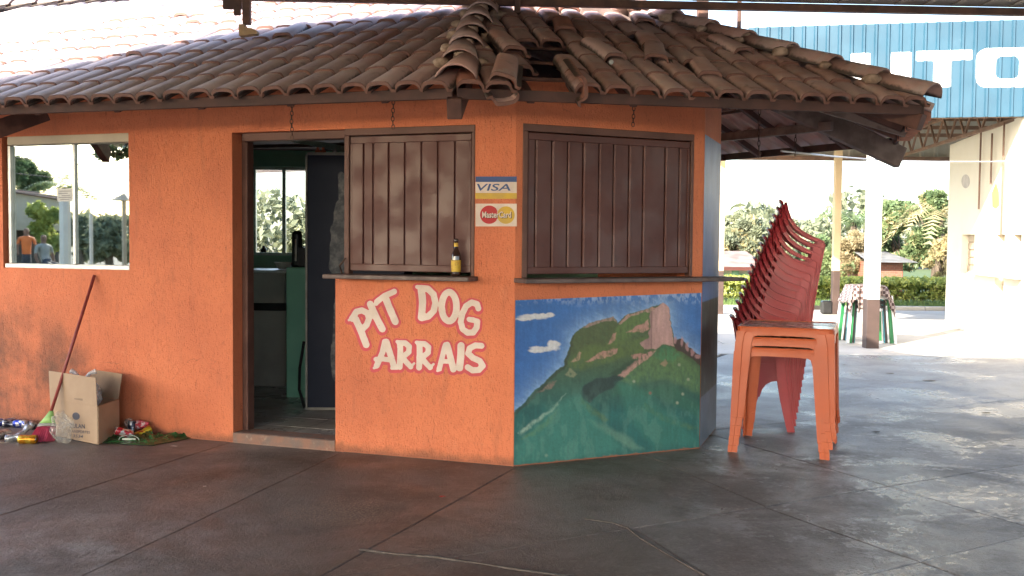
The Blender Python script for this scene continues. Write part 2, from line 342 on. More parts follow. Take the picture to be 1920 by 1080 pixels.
for q in SL:
    q = [v for i, v in enumerate(q) if (v-q[i-1]).length > 1e-3]
    if len(q) < 3: continue
    c = sum(q, V((0, 0)))/len(q); n = len(q); area = sum(q[i].x*q[(i+1) % n].y-q[(i+1) % n].x*q[i].y for i in range(n))/2
    if area < 0: q = q[::-1]; area = -area
    if area < .05: continue
    dense = []
    for i in range(n):
        a, b = q[i], q[(i+1) % n]; k_ = max(1, int((b-a).length/.16)); key = sorted([(round(a.x, 3), round(a.y, 3)), (round(b.x, 3), round(b.y, 3))]); nr = V((-(key[1][1]-key[0][1]), key[1][0]-key[0][0])).normalized()
        for j in range(k_):
            p_ = a.lerp(b, j/k_); am = 0 if j == 0 else .022*(float(fbm(np.array(p_.x*3.1+40), np.array(p_.y*3.1+40), 4))-.5); dense.append(p_+V((1, .35))*am if j else p_)
    q = dense; n = len(q)
    def inset(d):
        r = []
        for i in range(n):
            a, b, e = q[i-1], q[i], q[(i+1) % n]; t1 = (b-a).normalized(); t2 = (e-b).normalized()
            n1 = V((-t1.y, t1.x)); n2 = V((-t2.y, t2.x)); bis = (n1+n2); k = max(bis.dot(n1), .25); r.append(b+bis*(d/k))
        return r
    h = random.uniform(-.004, .0); rings = [(inset(.0015), -.022), (inset(.002), h-.003), (inset(.008), h)]
    vs = [(p.x, p.y, z) for r, z in rings for p in r]
    fs = [[k*n+i, k*n+(i+1) % n, (k+1)*n+(i+1) % n, (k+1)*n+i] for k in range(2) for i in range(n)]+[[2*n+i for i in range(n)]]
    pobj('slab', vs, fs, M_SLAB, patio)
M_FILL = mat('pale_joint_mortar', (.15, .125, .108), (.085, .07, .06), 14, rough=.9, bump=.6, bscale=50)
for P_, w_ in (([(676, 1030), (740, 1038), (820, 1044), (900, 1056), (960, 1066), (1080, 1082)], .014), ([(1095, 972), (1150, 980), (1178, 990), (1200, 1008), (1250, 1038), (1330, 1084)], .008)):
    bm = BM(); tube(bm, [G(*q)+Z*(-.001) for q in P_], [w_*random.uniform(.5, 1.15) for q in P_], 8)
    for v in bm.verts: v.co.z = max(v.co.z*.35, -.02)
    obj('joint_filler', bm, M_FILL, patio, True)
# pale sunlit paving beyond the patio, in strips
pav = BM(); abox(pav, -45, 45, 13.004, 22.0, -.3, -.03); pav = tag(obj('pavement', pav, M_GAP), kind='structure')
for r in range(7):
    y0 = 13.01+r*1.28
    for k in range(9):
        x0 = -4+k*2.2+(r % 2)*.4; bm = BM(); z = random.uniform(-.014, -.008); abox(bm, x0+.006, x0+2.194, y0+.006, y0+1.274, -.05, z, .004); obj('paving_slab', bm, M_PALE, pav)
bm = BM(); abox(bm, -45, -4.0, 13.01, 21.97, -.05, -.01); abox(bm, 16.25, 45, 13.01, 21.97, -.05, -.01); obj('paving_sheet', bm, M_PALE, pav)
kb = thing('kerb', 'low grey concrete kerb along the grass strip in front of the hedge', 'kerb'); 
for k in range(26):
    bm = BM(); x0 = -9+k*1.0; abox(bm, x0+.005, x0+.995, 22.01, 22.17, -.1, .07+random.uniform(-.006, .006), .012); obj('kerb_stone', bm, M_PALE if k % 5 else M_GAP, kb)
bm = BM(); abox(bm, -45, 45, 22.18, 60, -.2, -.02); tag(obj('lawn', bm, mat('lawn_green', (.06, .10, .028), (.10, .13, .04), 1.5, rough=.9)), kind='structure')
bm = BM(); abox(bm, -120, 90, -46, -9.2, -.2, -.03); tag(obj('road', bm, mat('asphalt', (.06, .055, .05), (.085, .08, .07), 1.5, rough=.85, bump=.3)), kind='structure')
# grass tufts
n = 16000; px = rng.uniform(-4, 13, n); py = rng.uniform(22.2, 24.6, n); hh = rng.uniform(.04, .13, n); an = rng.uniform(0, PI, n)
vs = np.zeros((n, 3, 3)); vs[:, 0, 0] = px-np.cos(an)*.015; vs[:, 0, 1] = py-np.sin(an)*.015; vs[:, 1, 0] = px+np.cos(an)*.015; vs[:, 1, 1] = py+np.sin(an)*.015
vs[:, 2, 0] = px+rng.normal(0, .03, n); vs[:, 2, 1] = py+rng.normal(0, .03, n); vs[:, 2, 2] = hh; vs[:, :2, 2] = -.02
tag(pobj('grass', vs.reshape(-1, 3), [(3*i, 3*i+1, 3*i+2) for i in range(n)], M_GRASS), 'short green grass strip between the kerb and the hedge', 'grass', kind='stuff')

# ------------------------------------------------------------------ kiosk walls
A1 = rad(180-19.37); A2 = rad(25.65); A3 = rad(70.65)
C0 = V((.0164, 6.279, 0)); D0 = V((1.2932, 6.892, 0)); e1 = V((cos(A1), sin(A1), 0)); e2 = V((cos(A2), sin(A2), 0)); e3 = V((cos(A3), sin(A3), 0))
n1 = V((-sin(rad(19.37)), -cos(rad(19.37)), 0)); n2 = V((sin(A2), -cos(A2), 0)); n3 = V((sin(A3), -cos(A3), 0))
E0 = D0+e3*.80; W1L = 5.2
def uv1(px, py):
    p = PLN(C0, n1, px, py); return (p-C0).dot(e1), p.z
def uv2(px, py):
    p = PLN(C0, n2, px, py); return (p-C0).dot(e2), p.z
kiosk = thing('snack_kiosk', 'orange plastered snack kiosk with tiled roof, brown shutters and painted lettering', 'kiosk')
WTOP = 2.42
def wall(name, A, e, L, z0, z1, th, nrm, ops, m, miter0=0, miter1=0):
    us = sorted({0, L, *[o[0] for o in ops], *[o[1] for o in ops]}); zs = sorted({z0, z1, *[o[2] for o in ops], *[o[3] for o in ops]})
    solid = lambda u, z: not any(o[0] < u < o[1] and o[2] < z < o[3] for o in ops) and 0 < u < L and z0 < z < z1
    bm = BM()
    def P(u, z, d):
        uu = u
        if u == 0: uu = u+miter0*d
        if u == L: uu = u-miter1*d
        return bm.verts.new(A+e*uu+Z*z-nrm*d)
    for a, b in zip(us, us[1:]):
        for c, d in zip(zs, zs[1:]):
            if not solid((a+b)/2, (c+d)/2): continue
            bm.faces.new((P(a, c, 0), P(b, c, 0), P(b, d, 0), P(a, d, 0))); bm.faces.new((P(a, c, th), P(a, d, th), P(b, d, th), P(b, c, th)))
            for (u, v, s, t_) in ((a, a, c, d), (b, b, c, d)):
                if not solid(u+(-1e-3 if u == a else 1e-3), (c+d)/2): bm.faces.new((P(u, c, 0), P(u, d, 0), P(u, d, th), P(u, c, th)))
            for v in (c, d):
                if not solid((a+b)/2, v+(-1e-3 if v == c else 1e-3)): bm.faces.new((P(a, v, 0), P(b, v, 0), P(b, v, th), P(a, v, th)))
    bmesh.ops.remove_doubles(bm, verts=bm.verts, dist=1e-5)
    return obj(name, bm, m, kiosk)
FZ = .065
uDl = uv1(436, 500)[0]; uDr = uv1(629, 650)[0]; zDt = uv1(455, 249)[1]
uSl = uv1(646, 400)[0]; uSr = uv1(890, 400)[0]; zSb = uv1(760, 519)[1]; zSt = uv1(760, 237)[1]
uWr = uv1(242, 400)[0]; uWl = uv1(5, 400)[0]; zWb = uv1(120, 504)[1]; zWt = uv1(120, 253)[1]
zSt = zDt = (zSt+zDt)/2
ops1 = [(uDr, uDl, FZ, zDt), (uSr, uDr, zSb, zDt), (uWr, uWl, zWb, zWt)]
tm = math.tan(rad(22.5))
w1 = wall('wall', C0, e1, W1L, -.05, WTOP, .17, n1, ops1, M_ORANGE, tm, 0)
u2l = uv2(979, 400)[0]; u2r = uv2(1299, 400)[0]; z2b = uv2(1130, 523)[1]; z2t = uv2(1130, 241)[1]; L2 = (D0-C0).length
w2 = wall('wall', C0, e2, L2, -.05, WTOP, .17, n2, [(u2l, u2r, z2b, z2t)], M_ORANGE, tm, tm)
w3 = wall('wall', D0, e3, .80, -.05, WTOP, .17, n3, [], M_ORANGE, tm, tm)
# further walls, out of sight from the front: they close the room
M_GREEN = mat('green_interior_paint', (.32, .52, .40), (.27, .45, .34), 2, rough=.6)
A4 = rad(115.65); e4 = V((cos(A4), sin(A4), 0)); n4 = V((sin(A4), -cos(A4), 0)); F0 = E0+e4*1.5
w4 = wall('wall', E0, e4, 1.5, -.05, WTOP, .17, n4, [], M_ORANGE, tm, 0)
YB = 10.6; XL = (C0+e1*W1L).x
bw = [AT(473, 400, YB).x, AT(575, 400, YB).x, AT(520, 479, YB).z, AT(520, 312, YB).z]
bL = F0.x-XL+.3; 
back = wall('back_wall', V((XL-.1, YB, 0)), X, bL+.5, -.05, 2.9, .15, V((0, -1, 0)), [(bw[0]-XL+.1, bw[1]+.6-XL+.1, bw[2], bw[3])], M_GREEN)
lw = BM(); p = C0+e1*W1L; bar(lw, (p.x+.1, p.y+.1, 1.2), (p.x-.02, YB, 1.2), .15, 2.4); obj('end_wall', lw, M_ORANGE, kiosk)
lw = BM(); bar(lw, (F0.x, F0.y, 1.2), (F0.x+.1, YB, 1.2), .15, 2.4); obj('end_wall', lw, M_GREEN, kiosk)
bm = BM(); cp = [C0-n1*.12+e1*0.1, D0+V((-.15, .15, 0)), E0+V((-.2, 0, 0)), F0+V((-.15, 0, 0)), V((F0.x-.1, YB-.01, 0)), V((XL+.1, YB-.01, 0)), C0+e1*(W1L-.2)-n1*.12]
lo = [bm.verts.new((p.x, p.y, 2.33)) for p in cp]; hi = [bm.verts.new((p.x, p.y, 2.36)) for p in cp]; bm.faces.new(hi); bm.faces.new(lo[::-1])
for i in range(len(lo)): bm.faces.new((lo[i], lo[(i+1) % len(lo)], hi[(i+1) % len(lo)], hi[i]))
obj('added_ceiling', bm, M_WOOD, kiosk)  # sheet added below the rafters so the roof hole shows dark
# back window mullion and frame
bm = BM(); xm = AT(531, 400, YB).x; abox(bm, xm-.018, xm+.018, YB+.03, YB+.07, bw[2], bw[3]); abox(bm, bw[0], bw[1]+.6, YB+.028, YB+.072, bw[3]-.035, bw[3]); abox(bm, bw[0], bw[1]+.6, YB+.028, YB+.072, bw[2], bw[2]+.03)
abox(bm, bw[0], bw[0]+.03, YB+.026, YB+.074, bw[2]+.03, bw[3]-.035); obj('window_frame', bm, M_ALU, kiosk)
# interior floor: base + tiles
bm = BM(); base_pts = [C0-n1*.12+e1*0.06, D0+V((-.12, .12, 0)), E0+V((-.15, 0, 0)), F0+V((-.1, 0, 0)), V((F0.x, YB, 0)), V((XL, YB, 0)), C0+e1*(W1L-.1)-n1*.1]
lo = [bm.verts.new((p.x, p.y, .0)) for p in base_pts]; hi = [bm.verts.new((p.x, p.y, FZ-.012)) for p in base_pts]
bm.faces.new(hi); bm.faces.new(lo[::-1])
for i in range(len(lo)): bm.faces.new((lo[i], lo[(i+1) % len(lo)], hi[(i+1) % len(lo)], hi[i]))
fl = obj('interior_floor', bm, M_GAP, kiosk)
M_FTILE = mat('grey_floor_tile', (.40, .38, .36), (.30, .28, .27), 3, rough=.35, rvar=.1, rnd=.08, dirt=[((.12, .1, .09), 6, .5, .75, .5)])
ft = []
for i in range(8):
    for j in range(9):
        c = C0+e1*(uDr-.42+i*.34)-n1*(.005+.17+j*.34)
        if c.y > YB-.3 or c.x < XL+.4: continue
        bm = BM(); add_box(bm, c+Z*(FZ-.006), e1, n1, Z, .333, .333, .014, .002); obj('floor_tile', bm, M_FTILE, fl)
# threshold under the door: worn step
bm = BM(); um = (uDl+uDr)/2; add_box(bm, C0+e1*um-n1*.002+Z*(FZ/2-.01), e1, n1, Z, uDl-uDr-.004, .016, FZ+.02, 0)
add_box(bm, C0+e1*um-n1*.0905+Z*(FZ-.02), e1, n1, Z, uDl-uDr-.004, .16, .045, .004)
obj('threshold', bm, mat('worn_threshold', (.25, .13, .09), (.17, .12, .1), 12, rough=.8, bump=.5, dirt=[((.4, .3, .24), 20, .55, .75, .6)]), kiosk)

# ------------------------------------------------------------------ door frame, shutters, counters
def W1(u, z, d=0): return C0+e1*u+Z*z+n1*d
def W2(u, z, d=0): return C0+e2*u+Z*z+n2*d
def wbox(bm, W, e, nn, u0, u1, z0, z1, d0, d1, bev=0):
    return add_box(bm, W((u0+u1)/2, (z0+z1)/2, (d0+d1)/2), e, nn, Z, abs(u1-u0), abs(d1-d0), abs(z1-z0), bev)
bm = BM(); wbox(bm, W1, e1, n1, uDl-.045, uDl, FZ, zDt, -.19, -.11, .004); obj('door_jamb', bm, M_FRAME, kiosk)
bm = BM(); wbox(bm, W1, e1, n1, uSl+.001, uDl-.046, zDt-.055, zDt, -.15, -.05, .004); obj('door_head', bm, M_FRAME, kiosk)
def shutter(W, e, nn, ul, ur, zb, zt, bounds, lab, uv, hook=True):
    """ul/ur outer frame; bounds = pixel x of the seams"""
    s = 1 if ur > ul else -1
    bm = BM(); fw = .035
    wbox(bm, W, e, nn, ul, ur, zt-.045, zt, -.055, .006, .003); obj('shutter_frame', bm, M_FRAME, kiosk)
    bm = BM(); wbox(bm, W, e, nn, ul, ul+s*fw, zb, zt-.046, -.055, .006, .003); obj('shutter_frame', bm, M_FRAME, kiosk)
    bm = BM(); wbox(bm, W, e, nn, ur-s*.022, ur, zb, zt-.046, -.055, .006, .003); obj('shutter_frame', bm, M_FRAME, kiosk)
    il, ir = ul+s*(fw+.005), ur-s*.027; z0, z1 = zb+.022, zt-.052
    bm = BM(); wbox(bm, W, e, nn, il, ir, z0, z1, -.045, -.030)
    sh = obj('shutter', bm, M_BROWN, kiosk)
    bs = [il]+[uv(b, 400)[0] for b in bounds]+[ir]
    for a, b in zip(bs, bs[1:]):
        bm = BM(); pr = random.uniform(-.002, .002); tilt = random.uniform(0, .003)
        # folded sheet strip: proud at one edge, falling back to the seam
        q = []
        for (u, d) in ((a+s*.003, -.012+pr), (a+s*.012, -.006+pr), (b-s*.007, -.010+pr-tilt), (b-s*.001, -.026)):
            q.append((bm.verts.new(W(u, z0+.045, d)), bm.verts.new(W(u, z1-.045, d))))
        qb = [(bm.verts.new(W(u, z0+.045, -.029)), bm.verts.new(W(u, z1-.045, -.029))) for u in (a+s*.003, b-s*.001)]
        for k in range(3): bm.faces.new((q[k][0], q[k+1][0], q[k+1][1], q[k][1]))
        bm.faces.new((q[0][0], q[0][1], qb[0][1], qb[0][0])); bm.faces.new((q[3][0], q[3][1], qb[1][1], qb[1][0]))
        bm.faces.new([x[0] for x in q]+[qb[1][0], qb[0][0]]); bm.faces.new([x[1] for x in q]+[qb[1][1], qb[0][1]])
        obj('slat', bm, M_BROWN, sh)
    for (za, zc) in ((z0, z0+.044), (z1-.044, z1)):
        bm = BM(); wbox(bm, W, e, nn, il, ir, za, zc, -.029, -.005, .003); obj('rail', bm, M_BROWN, sh)
    for uu in (il, ir-s*.014):
        bm = BM(); wbox(bm, W, e, nn, uu, uu+s*.014, z0+.046, z1-.046, -.028, -.003, .002); obj('rail', bm, M_BROWN, sh)
    return sh
shutter(W1, e1, n1, uSl, uSr, zSb+.012, zSt, (680, 698, 727, 757, 788, 819, 851), '', uv1)
shutter(W2, e2, n2, u2l, u2r, z2b+.012, z2t, (1004.6, 1035.5, 1065, 1094, 1123.6, 1151, 1180, 1207, 1247.6, 1274), '', uv2)
bm = BM(); add_box(bm, W1((uDr+uSr-.02)/2, zSb-.002, .045), e1, n1, Z, uDr-uSr+.03, .24, .028, .004); obj('counter_shelf', bm, M_PLANK, kiosk)
ua = uv2(953, 528)[0]; ub = uv2(1352, 520)[0]
bm = BM(); add_box(bm, W2((ua+ub)/2+.03, z2b-.004, .055), e2, n2, Z, (ub-ua)-.02, .22, .028, .004); obj('counter_shelf', bm, M_PLANK, kiosk)
p = E0+Z*(z2b-.03); bm = BM(); add_box(bm, p+e4*.5+n4*.07, e4, n4, Z, 1.25, .16, .028, .004); obj('counter_shelf', bm, M_PLANK, kiosk)
# hooks beside the counter
bm = BM(); a = uv1(645, 512); tube(bm, [W1(a[0]+.005, a[1]-.0, .02), W1(a[0]+.005, a[1]+.05, .05), W1(a[0]-.03, a[1]+.1, .03)], .006, 6); obj('latch', bm, M_CHAIN, kiosk)
# left window
fr = BM(); wbox(fr, W1, e1, n1, uWr, uWl-.05, zWt-.062, zWt, -.10, -.002, .003); obj('window_header', fr, M_BEIGE, kiosk)
fw = BM()
zt_ = zWt-.064; uL = uWl-.05
wbox(fw, W1, e1, n1, uWr, uWl-.02, zWb, zWb+.032, -.10, .004, .003); wbox(fw, W1, e1, n1, uL, uL+.028, zWb+.033, zt_, -.10, -.03, .003)
um1 = uv1(130, 400)[0]; wbox(fw, W1, e1, n1, um1-.012, um1+.012, zWb+.033, zt_, -.075, -.045, .002)
fw = obj('window', fw, M_ALU, kiosk)
def glassmat():
    m, t, p = base('tinted_reflecting_glass'); t.nodes.remove(p)
    g = nd(t, 'ShaderNodeBsdfGlossy'); g.inputs['Roughness'].default_value = .015; g.inputs['Color'].default_value = (.78, .84, .82, 1)
    tr = nd(t, 'ShaderNodeBsdfTransparent'); tr.inputs[0].default_value = (.32, .38, .36, 1)
    mx = nd(t, 'ShaderNodeMixShader'); mx.inputs[0].default_value = .6; t.links.new(tr.outputs[0], mx.inputs[1]); t.links.new(g.outputs[0], mx.inputs[2])
    t.links.new(mx.outputs[0], t.nodes['Material Output'].inputs[0]); return m
M_GLASS = glassmat()
for a, b, d in ((uWr, um1-.013, -.062), (um1+.013, uL-.001, -.055)):
    bm = BM(); wbox(bm, W1, e1, n1, a, b, zWb+.034, zt_, d-.004, d); obj('pane', bm, M_GLASS, fw)
bm = BM(); a = uv1(97, 353); b = uv1(126, 377); wbox(bm, W1, e1, n1, a[0], b[0], b[1], a[1], -.0525, -.0515)
pp = obj('paper_notice', bm, mat('notice_paper', (.62, .62, .6), (.52, .52, .5), 30, rough=.7), fw)
bm = BM()
for z_, q0, q1 in ((.80, .15, .9), (.62, .1, .7), (.45, .3, .85), (.3, .1, .9), (.15, .2, .8)):
    uu = a[0]+(b[0]-a[0])*q0; u3 = a[0]+(b[0]-a[0])*q1; zz = b[1]+(a[1]-b[1])*z_; wbox(bm, W1, e1, n1, uu, u3, zz-.0035, zz+.0035, -.0513, -.0508)
obj('print_lines', bm, mat('grey_ink', (.3, .3, .3)), pp)
# inner side of the room behind the window: dark room divider so that the glass has something behind it
bm = BM(); add_box(bm, W1(4.1, 1.25, -1.5), e1, n1, Z, 2.2, .06, 2.3); obj('partition', bm, M_GREEN, kiosk)

# ------------------------------------------------------------------ painted lettering
lx, ly = lambda px: (px-630)*4.91, lambda py: (py-500)*4.91
def ell(cx, cy, rx, ry, a0=0, a1=360, n=26): return [(cx+rx*cos(rad(a0+(a1-a0)*k/n)), cy+ry*sin(rad(a0+(a1-a0)*k/n))) for k in range(n+1)]
Rl = lambda ox, oy: [(25, [(592+ox, 708+oy), (594+ox, 800+oy), (588+ox, 922+oy)]), (14, [(565+ox, 690+oy), (590+ox, 694+oy)]), (23, [(585+ox, 702+oy), (640+ox, 704+oy), (676+ox, 735+oy), (672+ox, 785+oy), (615+ox, 832+oy)]), (22, [(612+ox, 835+oy), (655+ox, 885+oy), (690+ox, 922+oy)]), (9, [(690+ox, 922+oy), (722+ox, 890+oy)])]
LET = [(29, [(185, 485), (235, 600), (280, 718)]), (10, [(122, 492), (175, 460)]), (26, [(150, 480), (190, 415), (240, 402), (288, 425), (306, 475), (285, 535), (235, 585)]),
       (29, [(318, 345), (368, 460), (428, 572)]), (24, [(378, 322), (450, 268), (538, 230)]), (18, [(372, 340), (378, 322)]), (30, [(455, 285), (500, 395), (548, 505)]),
       (31, [(786, 205), (800, 330), (788, 466)]), (16, [(748, 186), (790, 190)]), (27, [(790, 198), (850, 205), (900, 255), (918, 335), (900, 410), (850, 458), (792, 472)]),
       (28, ell(1043, 368, 68, 133)),
       (25, [(1312, 385), (1300, 345), (1250, 330), (1200, 362), (1165, 430), (1150, 510), (1168, 575), (1215, 608), (1265, 605), (1296, 560), (1302, 505)]), (22, [(1302, 505), (1265, 492), (1228, 485)]),
       (24, [(452, 692), (430, 790), (376, 912)]), (26, [(466, 692), (500, 800), (535, 920)]), (20, [(370, 852), (440, 850), (515, 862)]), (10, [(352, 932), (392, 915)]), (12, [(515, 935), (565, 935)]),
       *Rl(0, 0), *Rl(178, 6),
       (22, [(1010, 718), (985, 810), (952, 940)]), (27, [(1024, 720), (1052, 820), (1082, 944)]), (18, [(970, 872), (1055, 872)]), (9, [(935, 958), (965, 950)]),
       (31, [(1152, 728), (1150, 830), (1140, 930)]),
       (25, [(1340, 728), (1285, 724), (1232, 752), (1218, 798), (1262, 840), (1325, 868), (1352, 912), (1318, 950), (1258, 954), (1214, 925)])]
def pixfield(W):
    def f(U_, V_):
        a = np.zeros(U_.shape); b = np.zeros(U_.shape)
        for ix in np.ndindex(U_.shape):
            q = proj(W(U_[ix], V_[ix])); a[ix] = q[0]; b[ix] = q[1]
        return a, b
    return f
c0 = uv1(644, 520); c1 = uv1(922, 714); us = np.arange(c1[0], c0[0], .0055); vs = np.arange(uv1(900, 714)[1], uv1(700, 528)[1], .0055)
_cache = {}
def let_f(off, dx=0, dy=0):
    def f(U_, V_):
        if 'L' not in _cache: _cache['L'] = pixfield(lambda u, v: W1(u, v))(U_, V_)
        a, b = _cache['L']; x = (a-630)*4.91-dx; y = (b-500)*4.91-dy
        jit = (fbm(x*.03, y*.03, 3)-.5)*5
        return strokes(x, y, LET)+off+jit
    return f
sdf_mesh('lettering', let_f(25, -3, 7), us, vs, lambda u, v: W1(u, v, .0015), M_PINK, kiosk)
sdf_mesh('lettering', let_f(2.5), us, vs, lambda u, v: W1(u, v, .003), M_WHITE, kiosk)
# card signs
def quad(name, W, px0, py0, px1, py1, d, m, uv=uv1):
    P = [uv(px0, py1), uv(px1, py1), uv(px1, py0), uv(px0, py0)]
    return pobj(name, [W(u, z, d) for u, z in P], [(0, 1, 2, 3)], m, kiosk)
sc = lambda x: 880+x/9; sy = lambda y: 310+y/9
quad('sign_stripe', W1, sc(105), sy(188), sc(802), sy(281), .0015, M_BLUEP); quad('sign_ground', W1, sc(105), sy(281), sc(802), sy(466), .0015, M_WHITE)
quad('sign_stripe', W1, sc(105), sy(466), sc(802), sy(565), .0015, M_YELP); quad('sign_ground', W1, sc(105), sy(647), sc(802), sy(1030), .0015, M_WHITE)
def disc(cx, cy, r, d, m, cut=None):
    P = []
    for k in range(48):
        a = 2*PI*k/48; rr = r
        x = cx+rr*cos(a); y = cy+rr*sin(a)
        if cut: x = cut(x, y, k)
        P.append(W1(*uv1(sc(x), sy(y)), d))
    pobj('sign_disc', P, [list(range(48))], m, kiosk)
disc(620, 840, 148, .003, M_YELP); disc(340, 833, 155, .0045, M_REDP, lambda x, y, k: min(x, 487 if k % 2 else 466))
def text_mesh(txt, shear=0, bold=.0):
    cu = bpy.data.curves.new('t', 'FONT'); cu.body = txt; cu.resolution_u = 3; cu.offset = bold; o = bpy.data.objects.new('t', cu); COL.objects.link(o)
    dg = bpy.context.evaluated_depsgraph_get(); me = bpy.data.meshes.new_from_object(o.evaluated_get(dg)); bpy.data.objects.remove(o)
    c = np.array([v.co[:2] for v in me.vertices]); c[:, 0] += shear*c[:, 1]; mn = c.min(0); mx_ = c.max(0); c = (c-mn)/(mx_-mn); return me, c
def text_on(name, txt, place, m, parent, shear=0, bold=.01):
    me, c = text_mesh(txt, shear, bold)
    for v, q in zip(me.vertices, c): v.co = place(q[0], q[1])
    me.materials.clear(); return link(name, me, parent, m)
def boxplace(x0, y0, x1, y1, d, W=None, uv=None):
    W = W or W1; uv = uv or uv1
    P = [uv(x0, y1), uv(x1, y1), uv(x0, y0), uv(x1, y0)]
    def f(a, b):
        u = (P[0][0]*(1-a)+P[1][0]*a)*(1-b)+(P[2][0]*(1-a)+P[3][0]*a)*b; z = (P[0][1]*(1-a)+P[1][1]*a)*(1-b)+(P[2][1]*(1-a)+P[3][1]*a)*b
        return W(u, z, d)
    return f
text_on('lettering', 'VISA', boxplace(sc(130), sy(312), sc(700), sy(430), .003), M_BLUEP, kiosk, .18, .012)
M_INK = mat('dark_ink', (.05, .04, .035), rough=.8)
text_on('lettering', 'MasterCard', boxplace(sc(232), sy(786), sc(722), sy(896), .0062), M_INK, kiosk, 0, .02)
text_on('lettering', 'MasterCard', boxplace(sc(222), sy(778), sc(712), sy(886), .0075), M_WHITE, kiosk, 0, .02)

# ------------------------------------------------------------------ mural (painted on a fine grid)
def build_mural():
    q = {'TL': uv2(966, 563), 'TR': uv2(1315, 549), 'BL': uv2(963, 873), 'BR': uv2(1311, 839)}
    NU, NV = 300, 240; s = np.linspace(0, 1, NU); t = np.linspace(0, 1, NV); Sg, Tg = np.meshgrid(s, t, indexing='ij')
    u = (q['TL'][0]*(1-Sg)+q['TR'][0]*Sg)*(1-Tg)+(q['BL'][0]*(1-Sg)+q['BR'][0]*Sg)*Tg
    z = (q['TL'][1]*(1-Sg)+q['TR'][1]*Sg)*(1-Tg)+(q['BL'][1]*(1-Sg)+q['BR'][1]*Sg)*Tg
    u = np.maximum(u, .004); u = np.minimum(u, L2-.002); z = np.maximum(z, .004)
    x = (70*(1-Sg)+1012*Sg)*(1-Tg)+(62*(1-Sg)+1002*Sg)*Tg; y = (168*(1-Sg)+128*Sg)*(1-Tg)+(1005*(1-Sg)+920*Sg)*Tg
    wx = x+(fbm(x*.03, y*.03)-.5)*22; wy = y+(fbm(x*.03+50, y*.03+9)-.5)*22
    c3 = lambda c: np.array(lin(c))
    img = np.zeros((NU, NV, 3))+c3((42, 90, 152)); img *= (.85+.35*fbm(x*.012, y*.02))[..., None]
    def over(m_, col, n_=None):
        nonlocal img
        m_ = np.clip(m_, 0, 1)[..., None]; img = img*(1-m_)+np.array(col)*m_
    br = fbm(x*.02+y*.012, y*.09-x*.05, 4); br2 = fbm(x*.1, y*.05+30, 4)
    mount = [(40, 760), (150, 640), (230, 560), (300, 492), (320, 440), (342, 350), (370, 320), (420, 285), (480, 262), (545, 250), (562, 284), (600, 245), (640, 226), (700, 215), (740, 203), (800, 180), (838, 200), (850, 290), (862, 362), (905, 362), (950, 405), (1030, 470), (1030, 1040), (40, 1040)]
    dm = poly_in(wx, wy, mount)
    over(np.exp(-np.maximum(-dm, 0)/42)*(.35+.5*br), c3((140, 168, 198)))
    over(np.clip((215-y-40*(fbm(x*.02, y*.02)))/45, 0, 1)*np.clip((br2-.47)*3, 0, .35), c3((190, 200, 215)))
    for cx, cy, rx, ry in ((150, 250, 80, 20), (215, 243, 45, 12), (110, 262, 45, 9), (205, 412, 80, 16), (250, 390, 38, 20), (160, 425, 40, 9)):
        over(np.clip((1-((wx-cx)/rx)**2-((wy-cy)/ry)**2)*1.6, 0, .9), c3((196, 192, 190)))
    mm = np.clip(dm/3+.5, 0, 1)
    base_ = c3((66, 82, 48))*(1-np.clip((y-430)/300, 0, 1))[..., None]+c3((26, 86, 82))*np.clip((y-430)/320, 0, 1)[..., None]
    base_ = base_*(.72+.56*(br*np.clip((620-y)/250, .25, 1)+fbm(x*.035, y*.012, 5)*np.clip(1-(620-y)/250, 0, .75)))[..., None]
    img = img*(1-mm[..., None])+base_*mm[..., None]
    def P(pts, col, a=.9, soft=4, tex=0):
        d = poly_in(wx, wy, pts); k = np.clip(d/soft+.5, 0, 1)*a
        if tex: k = k*np.clip(.5+tex*(br2-.35)*2, 0, 1)
        over(k*mm, c3(col))
    P([(320, 440), (345, 345), (430, 290), (540, 262), (560, 300), (520, 400), (400, 460)], (74, 80, 42), .55, 20, 1)
    P([(560, 300), (640, 235), (735, 225), (725, 300), (640, 350), (560, 400), (520, 400)], (88, 112, 54), .7, 14, 1)
    P([(400, 400), (560, 380), (720, 350), (700, 430), (560, 470), (380, 520), (300, 500)], (84, 102, 48), .7, 20, 1)
    P([(560, 560), (760, 430), (860, 420), (1005, 520), (1005, 640), (800, 560), (640, 600)], (92, 124, 74), .6, 30, 1)
    P([(40, 760), (300, 492), (320, 440), (345, 345), (352, 352), (332, 440), (312, 498), (60, 765)], (40, 42, 30), .6, 8)
    P([(862, 362), (905, 362), (950, 405), (1030, 470), (1030, 520), (940, 450), (862, 412)], (58, 40, 38), .95, 4)
    for a_ in ((868, 366, 12, 28), (905, 375, 10, 30), (935, 402, 13, 30), (962, 430, 14, 22), (990, 452, 18, 16)): over(np.clip((1-((wx-a_[0])/a_[2])**2-((wy-a_[1])/a_[3])**2), 0, .7), c3((170, 130, 130)))
    P([(380, 300), (480, 258), (545, 248), (560, 286), (545, 268), (480, 275), (400, 310)], (150, 120, 112), .8, 3, 1.4)
    P([(566, 288), (620, 236), (740, 205), (765, 205), (735, 226), (640, 244), (580, 292)], (166, 126, 116), .85, 3, 1.4)
    P([(610, 336), (660, 305), (726, 265), (728, 318), (680, 330)], (168, 122, 112), .9, 4, 1.5)
    P([(400, 484), (440, 455), (500, 425), (572, 412), (565, 432), (480, 462)], (170, 124, 112), .85, 4, 1.5)
    P([(518, 392), (540, 330), (556, 328), (546, 370), (532, 396)], (165, 120, 108), .8, 4, 1.2)
    P([(565, 556), (620, 500), (700, 440), (765, 418), (720, 470), (650, 515), (605, 556)], (170, 126, 118), .9, 5, 1.5)
